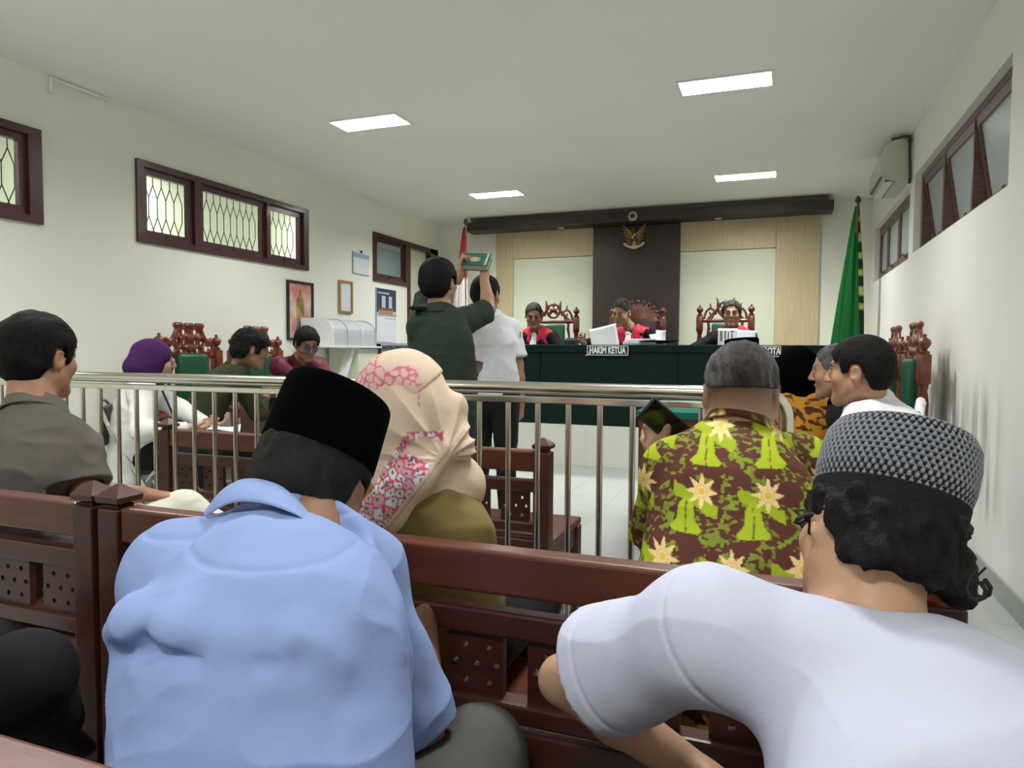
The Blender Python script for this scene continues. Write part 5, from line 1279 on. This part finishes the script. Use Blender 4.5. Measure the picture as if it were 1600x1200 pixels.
# ---------- woman in the purple headscarf
root, J = person('woman in a purple headscarf and white blouse sitting by the left wall', dict(
    head=(-3.541, 3.208, 1.115), yaw=38, pitch=2, roll=0, neck=(-3.613, 3.196, 0.980), pelvis=(-3.70, 3.18, .55), face=45, w=1.0, res=.007, hs=1.02, ears=False,
    skin=SK3, wR=(-3.217, 3.150, 0.734), wL=(-3.229, 3.306, 0.734), eR=(0, -1, -.6), eL=(0, 1, -.6), hR=((.7, .5, .0), (0, 0, 1)), hL=((.7, .3, .0), (0, 0, 1))))
shirt(root, J, M_wblouse, 1.95, 'blouse', collar=False, disp=folds(.008, 8, (1, 1, 1), 71), loose=.02, hem=-.12)
hijab(root, J, M_purple, disp=folds(.005, 13, (1, 1, .6), 72), shoulder=.35, face=(.062, .05, .075), drape=False, extra=lambda S: S.ell(J['L'](0, -.10, -.035), (.075, .07, .06), J['HR'], k=.04))
trousers(root, J, M_blk, [(-3.33, 3.42, .52), (-3.25, 3.28, .52)], [(-3.27, 3.48, .09), (-3.17, 3.33, .09)], M_shoe)
mb = MB(); nk = V3(J['neck'])-V3(root.location); F_ = J['Fs']; mb.tube([nk+V3(0, 0, -.02)+F_*.10-J['Rt']*.06, nk+F_*.155-J['Rt']*.03+V3(0, 0, -.16), nk+F_*.175+V3(0, 0, -.34)+J['Rt']*.02, nk+F_*.155+J['Rt']*.05+V3(0, 0, -.16), nk+V3(0, 0, -.02)+F_*.10+J['Rt']*.08], .006, 6); mb.build('lanyard', M_navy, root, 40)
pp = empty('paper_sheet', (-3.063, 3.262, 0.730)); tag(pp, 'crumpled white paper in the lap of the woman in the purple headscarf', 'paper')
def sheet(name, w, h, m, par, M, curl=.02, n=10):
    V = []; 
    for s_ in (0, .0015):
        for i in range(n+1):
            for j in range(n+1): x, y = w*(i/n-.5), h*(j/n-.5); V.append(M @ Vector((x, y, curl*math.cos(2.6*i/n+1.2*j/n)+s_)))
    k = (n+1)**2; F = []
    for i in range(n):
        for j in range(n):
            a = i*(n+1)+j; F.append((a, a+1, a+n+2, a+n+1)); F.append((k+a, k+a+n+1, k+a+n+2, k+a+1))
    rim = [i*(n+1) for i in range(n+1)]+[n*(n+1)+j for j in range(1, n+1)]+[i*(n+1)+n for i in range(n-1, -1, -1)]+[j for j in range(n-1, 0, -1)]
    for a, b in zip(rim, rim[1:]+rim[:1]): F.append((a, b, k+b, k+a))
    return mesh_from([tuple(v) for v in V], F, name, m, par, True)
sheet('paper', .17, .12, M_paper, pp, Matrix.Rotation(math.radians(20), 4, 'X') @ Matrix.Rotation(.6, 4, 'Z'), .03)

# ---------- man in dark olive at the table
root, J = person('curly haired man in a dark olive shirt leaning on the left table', dict(
    head=(-3.279, 3.750, 1.187), yaw=42, pitch=14, roll=-4, neck=(-3.427, 3.751, 1.047), pelvis=(-3.62, 3.55, .54), face=35, bend=.05, w=1.08, res=.007, hs=1.0, skin=(.27, .145, .09),
    wR=(-3.328, 3.974, 0.921), wL=(-3.354, 4.178, 0.915), eR=(.3, -1, -.6), eL=(-.3, .5, -1), hR=((.5, .6, 0), (0, 0, -1)), hL=((.7, .4, 0), (0, 0, -1)),
    hair=dict(t=.030, amp=.012, sc=40, back=-.07, side=-.02, str=(1, 1, 1), vol=(1, 1, 1.0), hl=.06)))
shirt(root, J, M_olive, 1.55, disp=folds(.008, 9, (1, 1, 1), 81))
trousers(root, J, M_blk, [(-3.45, 3.98, .53), (-3.25, 3.88, .53)], [(-3.42, 4.02, .1), (-3.2, 3.92, .1)], M_shoe)
# ---------- man in maroon with glasses
root, J = person('man in a maroon shirt and glasses looking down at the left table', dict(
    head=(-3.602, 4.765, 1.239), yaw=122, pitch=24, roll=0, neck=(-3.704, 4.804, 1.090), pelvis=(-3.95, 5.02, .54), face=115, bend=.04, w=1.08, res=.007, hs=1.08, skin=(.30, .15, .10),
    wR=(-3.25, 4.55, .87), wL=(-3.2, 4.62, .87), eR=(-.4, -1, -.4), eL=(0, 1, -.5), hair=dict(t=.016, amp=.007, sc=36, back=-.06, side=.0, hl=.075)))
shirt(root, J, M_maroon, 1.5, disp=folds(.008, 9, (1, 1, 1), 85))
glasses(root, J, M_black, mat('violet lens', (.12, .07, .30), rough=.1))
trousers(root, J, M_blk, [(-3.82, 4.80, .52), (-3.78, 5.05, .52)], [(-3.84, 4.78, .1), (-3.80, 5.05, .1)], M_shoe)

# ---------- official in dark green holding up the book
root, J = person('man in a dark green shirt standing and holding a book aloft', dict(
    head=(-1.711, 3.418, 1.560), yaw=8, pitch=-6, roll=0, neck=(-1.704, 3.412, 1.390), pelvis=(-1.689, 3.414, 0.902), face=0, bend=.01, w=1.08, res=.006, hs=1.0, skin=(.36, .20, .125),
    shL=(-1.793, 3.375, 1.320), shR=(-1.626, 3.525, 1.348), xR=(-1.550, 3.729, 1.433), wR=(-1.633, 3.857, 1.624), xL=(-1.888, 3.616, 1.513), wL=(-1.792, 3.765, 1.616), hR=((-.05, .15, 1), (-.75, .25, .1), -1, (20, 60, 40), 30), hL=((.05, .2, 1), (.75, .25, .1), 1, (20, 60, 40), 30),
    hair=dict(t=.020, amp=.004, sc=30, back=-.08, side=-.01, vol=(1.02, 1, 1.02))))
shirt(root, J, M_dkgreen, .86, disp=folds(.007, 8, (1, 1, 1.5), 91), loose=.015, hem=-.06, thick=.004)
mb = MB(); q = V3((-1.793, 3.337, 1.421))-V3(root.location); mb.box(q-V3(.035, .05, .008), q+V3(.035, .05, .010), .005); mb.build('epaulette', M_blk, root)
px_, py_ = root.location.x, root.location.y
trousers(root, J, M_navy, [(px_-.10, py_+.02, .50), (px_+.11, py_+.02, .50)], [(px_-.11, py_, .09), (px_+.12, py_, .09)], M_shoe, w=1.05)
bk = empty('green_book', (-1.693, 3.851, 1.725)); tag(bk, 'thick green book with gold emblem held above the heads', 'book')
BM = Matrix.Rotation(math.radians(8), 4, 'Z') @ Matrix.Rotation(math.radians(38), 4, 'X') @ Matrix.Rotation(math.radians(4), 4, 'Y')
BX = Matrix.Translation((0, 0, .0))
mb = MB(); mb.box((-.085, -.062, .016), (.092, .072, .021), .001, M=BM).box((-.085, -.062, -.021), (.092, .072, -.016), .001, M=BM).box((-.090, -.064, -.021), (-.084, .074, .021), .002, M=BM); mb.build('cover', mat('green book cover', (.018, .115, .095), rough=.35), bk)
mb = MB(); mb.box((-.084, -.058, -.016), (.088, .068, .016), M=BM); mb.build('page_block', mat('aged page edges', (.42, .36, .27), rough=.8), bk)
mb = MB(); mb.box((.068, -.061, .0212), (.080, .071, .0222), M=BM); mb.build('pale_strip', mat('pale book strip', (.55, .68, .66), rough=.4), bk)
mb = MB(); mb.prism(ell(-.0, .0, .038, .026, 20), .001, BM @ Matrix.Translation((0, 0, .0212))); mb.build('gold_mark', mat('pale gold print', (.50, .50, .34), rough=.4), bk)
# ---------- man in white shirt being sworn in
root, J = person('man in a white short sleeved shirt and dark trousers standing with his back turned', dict(
    head=(-1.725, 4.097, 1.545), yaw=2, pitch=8, roll=0, neck=(-1.695, 4.100, 1.391), pelvis=(-1.673, 4.084, 0.928), face=-2, bend=.01, w=1.02, res=.006, hs=1.0, skin=(.30, .165, .10),
    shL=(-1.769, 4.047, 1.313), shR=(-1.601, 4.196, 1.324), wR=(-1.517, 4.165, 0.936), xR=(-1.539, 4.187, 1.107), xL=(-1.787, 4.028, 1.086), wL=(-1.806, 4.074, 0.859), hR=((0, .05, -1), (-1, 0, 0), 1, (45, 60, 45), 20), hL=((0, .1, -1), (1, 0, 0)),
    hair=dict(t=.012, amp=.003, back=-.07, side=.0)))
shirt(root, J, M_wshirt, .80, disp=folds(.007, 8, (1, 1, 1.4), 95), loose=.0, hem=.04, thick=.003)
px_, py_ = root.location.x, root.location.y
trousers(root, J, M_blk, [(px_-.09, py_+.02, .50), (px_+.09, py_+.02, .50)], [(px_-.10, py_, .09), (px_+.10, py_, .09)], M_shoe, w=1.02)
mb = MB(); q = V3((-1.518, 4.162, 1.299))-V3(root.location); mb.box(q-V3(.010, .002, .018), q+V3(.010, .002, .018), .002, M=None); mb.build('sleeve_badge', M_gold, root)

# ---------- judges
def judge(label, head, yaw, pitch, neck, pel, shL, shR, wL, wR, skin, hair, roll=0, eL=(-1, -.3, -.5), eR=(1, -.3, -.5), face=180, hands=None, **k):
    sp = dict(head=head, yaw=yaw, pitch=pitch, roll=roll, neck=neck, pelvis=pel, face=face, eyes=False, shL=shL, shR=shR, wL=wL, wR=wR, eL=eL, eR=eR, res=.008, hs=1.16, s=1.05, skin=skin, hair=hair, floor=.43, w=1.1, bend=.03); sp.update(k)
    root, J = person(label, sp, 'robed judges')
    shirt(root, J, M_robe, 1.9, 'robe', collar=False, disp=folds(.008, 7, (1, 1, 1), 101), loose=.03, neck_r=.072)
    nk, up, Rt, Fs = J['neck'], J['up'], J['Rt'], J['Fs']
    def bodyS(g, r): 
        S = Sculpt(r); W = J['W']; S.cone(nk-up*.06, J['chest'], .10*W+g, .145*W+g, k=.06, flat=(Fs, .62)); S.cone(J['chest'], J['belly'], .145*W+g, .14*W+g+.03, k=.06, flat=(Fs, .68))
        S.cone(nk+up*.006, J['shl']+up*.012, .055, .055+g*.6, k=.05); S.cone(nk+up*.006, J['shr']+up*.012, .055, .055+g*.6, k=.05); return S
    S = bodyS(.030, .006); lim = .205*J['W']
    def keep(X, Y, Z):
        x = (X-nk[0])*Rt[0]+(Y-nk[1])*Rt[1]+(Z-nk[2])*Rt[2]; z = (X-nk[0])*up[0]+(Y-nk[1])*up[1]+(Z-nk[2])*up[2]; y = (X-nk[0])*Fs[0]+(Y-nk[1])*Fs[1]+(Z-nk[2])*Fs[2]
        vgap = .034+.20*np.clip(z+.04, 0, .2)           # open front showing jabot
        return np.maximum(np.maximum(np.abs(x)-lim, vgap-np.abs(x)), np.maximum(-y-.02, -.36-z))
    S.cutf(keep); S.cone(nk-up*.02, nk+up*.16, .070, .10, k=.005, sub=True); S.build('red_panel', M_redrobe, root, disp=folds(.006, 12, (1.5, 1.5, .6), 103))
    S = Sculpt(.006); f0 = nk+Fs*.085-up*.045; f1 = nk+Fs*.165-up*.16; f2 = J['belly']+Fs*.165
    S.cone(f0, f1, .030, .040, k=.02, flat=(Fs, .5)); S.cone(f1, f2, .040, .058, k=.02, flat=(Fs, .35)); S.cone(f0-Rt*.02, f0+Rt*.02+up*.01, .02, .02, k=.01); S.build('jabot', M_jabot, root, disp=folds(.003, 16, (2, 2, .4), 104))
    mbk = [(px, -1) for px in ()]
    ks = [J['pel']+J['Fd']*.40+J['Rp']*sx*.12 for sx in (-1, 1)]
    trousers(root, J, M_robe, ks, [k_-V3(0, 0, .42) for k_ in ks], M_shoe, w=1.0)
    return root, J
hj = dict(t=.007, amp=.002, back=-.05, side=.005, hl=.098)
r1, J1 = judge('judge in red and black robe with glasses, leftmost of the three judges', (-2.731, 7.980, 1.620), 163, 20, (-2.730, 8.080, 1.438), (-2.707, 8.120, 0.984), (-2.539, 8.100, 1.352), (-2.928, 8.100, 1.353), (-2.45, 7.80, 1.10), (-2.85, 7.80, 1.10), (.38, .20, .135), dict(hj, tipc=(.05, .05, .05)), eL=(1, 0, -.5), eR=(-1, 0, -.5))
glasses(r1, J1, M_black)
r2, J2 = judge('presiding judge in red and black robe reading a sheet of paper', (-1.646, 7.900, 1.639), 196, 24, (-1.577, 8.050, 1.447), (-1.577, 8.120, 1.000), (-1.341, 8.100, 1.388), (-1.809, 8.050, 1.343), (-1.45, 7.80, 1.12), (-1.99, 7.52, 1.285), (.42, .25, .15), dict(t=.007, amp=.002, back=-.03, side=.03, hl=.10, tipc=(.07, .06, .055)), roll=-8, eL=(1, 0, -.5), eR=(-1, 0, -.5), fat=1.08, hR=((-.3, -.6, .6), (.6, -.6, 0)))
r3, J3 = judge('judge in red and black robe facing forward, rightmost of the three judges', (-0.456, 8.100, 1.612), 178, 3, (-0.441, 8.150, 1.422), (-0.428, 8.180, 1.015), (-0.264, 8.150, 1.351), (-0.626, 8.150, 1.351), (-.42, 7.85, 1.12), (-.78, 7.85, 1.12), (.33, .185, .115), dict(t=.010, amp=.006, back=-.05, side=.005, hl=.094, tipc=(.07, .07, .07)), eL=(1, 0, -.4), eR=(-1, 0, -.4))
# papers on the judges desk
pp = empty('paper_sheet', (-1.750, 7.500, 1.340)); tag(pp, 'white sheet of paper held by the presiding judge', 'paper')
sheet('paper', .30, .27, M_paper, pp, Matrix.Rotation(math.radians(-14), 4, 'Y') @ Matrix.Rotation(math.radians(75), 4, 'X'), .012)
for i_, (q, rz, w_) in enumerate((((-1.330, 7.350, 1.303), .1, .34), ((-1.302, 7.420, 1.338), -.15, .32))):
    pp = empty('case_file', (q[0], q[1], 1.263+.034*i_), rz); tag(pp, ('lower' if i_ == 0 else 'upper') + ' white case file stacked to the right of the presiding judge', 'document', 'case files on the desk')
    mb = MB(); mb.box((-w_/2, -.11, .0), (w_/2, .11, .032), .003); mb.build('pages', M_paper, pp)
    mb = MB(); mb.box((-w_/2-.003, -.113, .0), (w_/2+.003, .113, .003)).box((-w_/2+.02, -.114, .010), (w_/2-.06, -.11, .013)); mb.build('cover', mat('grey blue file cover', (.30, .36, .40), rough=.6), pp)
pp = empty('open_file', (-1.132, 7.450, 1.352)); tag(pp, 'upright open white file at the right hand of the presiding judge', 'document')
sheet('paper', .10, .14, M_paper, pp, Matrix.Rotation(math.radians(80), 4, 'X'), .02); sheet('paper', .12, .12, M_paper, pp, Matrix.Translation((-.05, .03, -.01)) @ Matrix.Rotation(math.radians(60), 4, 'X') @ Matrix.Rotation(.4, 4, 'Z'), .02)
pp = empty('newspaper', (-0.386, 7.750, 1.350)); tag(pp, 'printed white pages held up by the rightmost judge', 'document')
sheet('page', .20, .19, M_paper, pp, Matrix.Translation((-.085, 0, 0)) @ Matrix.Rotation(math.radians(82), 4, 'X'), .006); sheet('page', .19, .17, mat('pale blue paper', (.70, .76, .82)), pp, Matrix.Translation((.10, 0, -.01)) @ Matrix.Rotation(math.radians(78), 4, 'X') @ Matrix.Rotation(-.06, 4, 'Z'), .006)
mb = MB()
for x0, x1, z0, z1 in ((-.165, -.135, -.05, .07), (-.12, -.10, -.02, .07), (-.085, -.07, -.06, .06), (-.055, -.02, .05, .07), (-.05, -.035, -.05, .04), (-.165, -.10, -.085, -.065)): mb.box((x0, -.012, z0), (x1, -.010, z1))
mb.build('print', mat('grey newsprint', (.35, .37, .38), rough=.8), pp)
pp = empty('black_box', (-2.05, 7.25, 1.262)); tag(pp, 'small black desk box between the left and presiding judges', 'box')
mb = MB(); mb.box((-.065, -.04, 0), (.065, .04, .062), .01, seg=3); mb.build('box_body', M_black, pp); mb = MB(); mb.box((-.055, -.03, .062), (.055, .03, .072), .004); mb.build('lid', mat('dark grey plastic', (.04, .045, .045)), pp)
pp = empty('green_cloth', (-1.12, 7.30, 1.262)); tag(pp, 'rumpled green cloth lying on the desk right of the files', 'cloth')
sheet('cloth_fold', .38, .26, M_green_top, pp, Matrix.Translation((0, 0, .04)) @ Matrix.Rotation(math.radians(-9), 4, 'Y'), .028)

# ---------- people at the right
root, J = person('man in a white shirt sitting in profile at the right', dict(
    head=(0.285, 2.778, 1.127), yaw=-72, pitch=4, roll=0, shL=(0.296, 2.644, 0.934), shR=(0.398, 3.047, 0.951), neck=(0.330, 2.821, 1.006), pelvis=(.50, 2.72, .54), face=-72, bend=.03, w=1.06, res=.006, hs=1.0, fat=1.08, skin=(.38, .20, .12), sh_face=-52,
    wL=(.18, 2.75, .64), wR=(.14, 3.0, .62), eL=(.3, -1, -.6), eR=(0, 1, -.5), neckw=1.1, hair=dict(t=.013, amp=.003, back=-.07, side=.0, hl=.07)))
shirt(root, J, M_wshirt, 1.5, disp=folds(.006, 7, (1, 1, 1.2), 111), loose=.01)
trousers(root, J, M_blk, [(.12, 2.70, .52), (.12, 2.92, .52)], [(.10, 2.70, .1), (.10, 2.92, .1)], M_shoe)
ch = folding_chair(M_black, mat('bright blue plastic', (.03, .10, .62), rough=.35)); ch.location = (.40, 3.24, 0); ch.rotation_euler = (0, 0, math.radians(80)); ch.scale = (1, 1, 1.13); tag(ch, 'folding chair with bright blue back just left of the empty carved armchairs', 'chair')
mb = MB(); mb.tube([(-.185, -.152, .63), (-.19, -.155, .80), (-.15, -.158, .868), (0, -.16, .885), (.15, -.158, .868), (.19, -.155, .80), (.185, -.152, .63)], .018, 10); mb.build('white_rim', M_white, ch, 40)
mb = MB()
for k in range(6): mb.lathe([(.010, 0), (.010, .004), (.001, .006)], 8, frameM((-.155+.002*k, -.122, .66+.034*k), (1, 0, 0), (0, 0, 1), (0, 1, 0)))
mb.build('white_stud', M_white, ch)
root, J = person('older man with thinning hair in profile behind the man in white', dict(
    head=(0.261, 3.464, 1.113), yaw=-80, pitch=8, roll=0, neck=(0.322, 3.532, 0.948), pelvis=(.40, 3.28, .54), face=-80, bend=.04, w=1.0, res=.007, hs=1.0, skin=(.36, .20, .13), hairc=(.05, .045, .045),
    wL=(.18, 3.3, .66), wR=(.18, 3.5, .66), hair=dict(t=.0035, amp=.001, back=-.05, side=.0, hl=.10, tipc=(.12, .11, .11))))
shirt(root, J, M_blk, 1.5, disp=folds(.006, 7, (1, 1, 1.2), 112))
trousers(root, J, M_blk, [(.12, 3.3, .52), (.12, 3.48, .52)], [(.10, 3.3, .1), (.10, 3.48, .1)], M_shoe)
def orange(P, N):
    C = np.tile(V3(.50, .22, .025), (len(P), 1)); n = noise3(P*V3(1, 1, .6), 22, 31, 2); n2 = noise3(P*V3(.6, 1, 1.3), 30, 32, 2)
    C = np.where(((np.abs(n) < .13) & (n2 > -.05))[:, None], V3(.055, .035, .008), C); C = np.where(((noise3(P, 9, 33, 2) < -.12) & (P[:, 2] < .93))[:, None], V3(.07, .022, .012), C); return C
root, J = person('woman in a black headscarf and orange batik seen from behind', dict(
    head=(0.104, 3.907, 1.089), yaw=-30, pitch=6, roll=0, neck=(0.147, 3.894, 0.941), pelvis=(.20, 3.78, .54), face=-60, bend=.03, w=.98, res=.007, hs=1.02, skin=SK3, ears=False, sh_face=-40,
    wL=(-.02, 3.8, .66), wR=(-.02, 4.0, .66)))
shirt(root, J, cloth('orange batik cotton', (.5, .3, .1), attr=True, bump=.05), 1.9, 'batik_blouse', collar=False, col=orange, disp=folds(.008, 8, (1, 1, 1), 121), loose=.02)
hijab(root, J, M_velvetcap, disp=folds(.003, 10, (1, 1, .6), 122), shoulder=.6)
def ex(S): pass
S = Sculpt(.0055); nk = J['neck']; S.cone(nk+V3(.04, -.03, -.02), nk+V3(.12, -.02, -.14), .085, .12, k=.05); S.cone(nk+V3(-.05, -.05, -.05), nk+V3(-.02, -.06, -.2), .07, .10, k=.05); S.build('shawl', MATS['orange batik cotton'], root, col=orange, disp=folds(.008, 9, (1, 1, 1), 123))
trousers(root, J, M_blk, [(-.06, 3.8, .52), (-.04, 3.98, .52)], [(-.08, 3.8, .1), (-.06, 3.98, .1)], M_shoe)
root, J = person('man in a low black cap mostly hidden behind the grey haired man', dict(
    head=(-0.190, 4.472, 1.135), yaw=-40, pitch=6, roll=0, neck=(-0.107, 4.528, 0.985), pelvis=(.05, 4.52, .54), face=-70, bend=.03, w=1.0, res=.008, hs=1.0, skin=SK2, wL=(-.24, 4.45, .88), wR=(-.24, 4.65, .88), eL=(0, -1, -.5), eR=(0, 1, -.5), hair=short_hair))
shirt(root, J, cloth('brown striped shirt', (.12, .08, .05)), 1.5)
peci(root, J, M_velvetcap, dz=.055, h=.085, rx=.095, ry=.112, taper=.98)
trousers(root, J, M_blk, [(-.20, 4.5, .52), (-.20, 4.68, .52)], [(-.2, 4.5, .1), (-.2, 4.68, .1)], M_shoe)
# benches the people at the right sit on are plain stools along the wall side
for i_, (x_, y_, lb) in enumerate(((.42, 2.72, 'black stool under the man in the white shirt at the right'), (.22, 3.80, 'black stool under the woman in orange batik'), (.10, 4.55, 'black stool under the man in the low black cap'), (-3.97, 5.05, 'black stool under the man in the maroon shirt'), (-3.66, 3.52, 'black stool under the man in the dark olive shirt'))):
    st = empty('stool', (x_, y_, 0)); tag(st, lb, 'stool', 'padded stools')
    mb = MB(); mb.box((-.19, -.19, .42), (.19, .19, .46), .015, seg=3); mb.build('seat', M_black, st)
    for sx in (-1, 1):
        for sy in (-1, 1): mb = MB(); mb.tube([(sx*.16, sy*.16, .42), (sx*.18, sy*.18, 0)], .011, 8); mb.build('leg', M_chrome, st, 40)

# ---------- person in black at the left edge of the foreground bench
root, J = person('person in black trousers at the bottom left edge, only a crossed leg showing', dict(
    head=(-1.50, .62, 1.16), yaw=0, pitch=5, neck=(-1.50, .60, 1.0), pelvis=(-1.50, .62, .54), face=10, w=1.0, res=.008, skin=SK2, wL=(-1.75, .85, .60), wR=(-1.60, .85, .62), eR=(1, -.6, -.3), hair=short_hair))
shirt(root, J, M_blk, 1.5)
trousers(root, J, M_blk, [(-1.58, .99, .52), (-1.221, 0.815, 0.620)], [(-1.58, .95, .1), (-1.359, 0.968, 0.437)], M_shoe, w=1.15, feet=[(0, 1, 0), (.25, .5, -.75)])

# ---------------------------------------------------------------- things on the floor
M_shoegrey = mat('grey olive shoe', (.13, .12, .085), rough=.5)
def slip_on(loc, rz, label):
    r = empty('slip_on_shoe', loc, rz); tag(r, label, 'shoe')
    mb = MB(); rs = []
    for t in range(13):
        y = -.13+.26*t/12; w = .036+.012*math.sin(math.pi*min(1, t/9.5)); hh = .058-.022*t/12 if t < 11 else .02
        if t in (0, 12): w *= .45
        rs.append([(w*math.cos(a), y, max(.004, hh*.5+hh*.5*math.sin(a))) for a in [2*math.pi*k/14 for k in range(14)]])
    mb.rings(rs); mb.build('upper', M_shoegrey, r, 60)
    mb = MB(); mb.prism([(p[0]*1.04, p[1]*1.02) for p in [(-.02, -.128), (.02, -.128), (.036, -.08), (.040, .0), (.046, .06), (.030, .12), (.0, .134), (-.030, .12), (-.046, .06), (-.040, .0), (-.036, -.08)]], .014); mb.build('sole', mat('brown sole', (.16, .08, .04), rough=.6), r)
    mb = MB(); mb.lathe([(.024, .0), (.030, .004), (.024, .008)], 16, Matrix.Translation((0, -.06, .056)), sy=1.6); mb.build('opening', M_black, r, 40)
    return r
slip_on((-.585, 1.93, 0), .5, 'grey olive slip-on shoe on the floor beyond the bench back')
pb = empty('paper_bag', (-.52, 1.66, 0), .3); tag(pb, 'white paper bag with a pink strap on the floor, seen through the bench', 'bag')
mb = MB(); mb.box((-.10, -.05, 0), (.10, .05, .006)).box((-.10, -.05, .006), (-.096, .05, .20)).box((.096, -.05, .006), (.10, .05, .20)).box((-.096, .046, .006), (.096, .05, .20)).box((-.096, -.05, .006), (.096, -.046, .20)); mb.build('bag_body', M_paper, pb)
mb = MB(); mb.tube([(-.05, -.055, .19), (-.06, -.075, .13), (-.035, -.08, .06), (.03, -.075, .04), (.06, -.06, .10)], .006, 8); mb.build('strap', mat('pink strap', (.65, .06, .13), rough=.5), pb, 40)
for i_, (x, y, rz, col_, lb) in enumerate(((-.62, 2.32, .2, (.30, .32, .33), 'printed grey leaflet on the floor under the railing'), (-.40, 2.30, -.3, (.40, .42, .43), 'pale printed leaflet on the floor right of the grey leaflet'))):
    lf = empty('leaflet', (x, y, 0), rz); tag(lf, lb, 'leaflet', 'leaflets on the floor')
    mb = MB(); mb.box((-.10, -.07, .0005), (.10, .07, .003)); mb.build('sheet', M_paper, lf)
    mb = MB()
    for k in range(5): mb.box((-.08+.035*k, -.05, .003), (-.055+.035*k, .05-.012*(k % 3), .0034))
    mb.build('print', mat('leaflet print %d' % i_, col_, rough=.7), lf)
bx = empty('blue_box', (-.205, 2.24, 0), .1); tag(bx, 'small blue box standing on the floor by the railing', 'box')
mb = MB(); mb.box((-.035, -.025, 0), (.035, .025, .09), .004); mb.build('box_body', mat('blue cardboard', (.06, .12, .45), rough=.5), bx)
mb = MB(); mb.box((-.036, -.026, .09), (.036, .026, .10), .002); mb.build('lid', mat('blue cardboard lid', (.08, .16, .52), rough=.5), bx)
bg = empty('shoulder_bag', (.60, 2.55, 0), .4); tag(bg, 'black bag with a looped strap on the floor by the right wall', 'bag')
mb = MB(); mb.box((-.13, -.05, 0), (.10, .05, .17), .03, seg=4); mb.build('bag_body', mat('black nylon', (.01, .01, .011), rough=.6), bg, 60)
mb = MB(); mb.tube([(.08, 0, .12), (.16, -.03, .13), (.24, -.08, .09), (.26, -.13, .02), (.20, -.17, .012), (.10, -.12, .012)], .007, 8); mb.tube([(.09, -.02, .05), (.14, -.08, .03), (.17, -.12, .012), (.12, -.15, .012)], .006, 8); mb.build('strap', M_black, bg, 40)
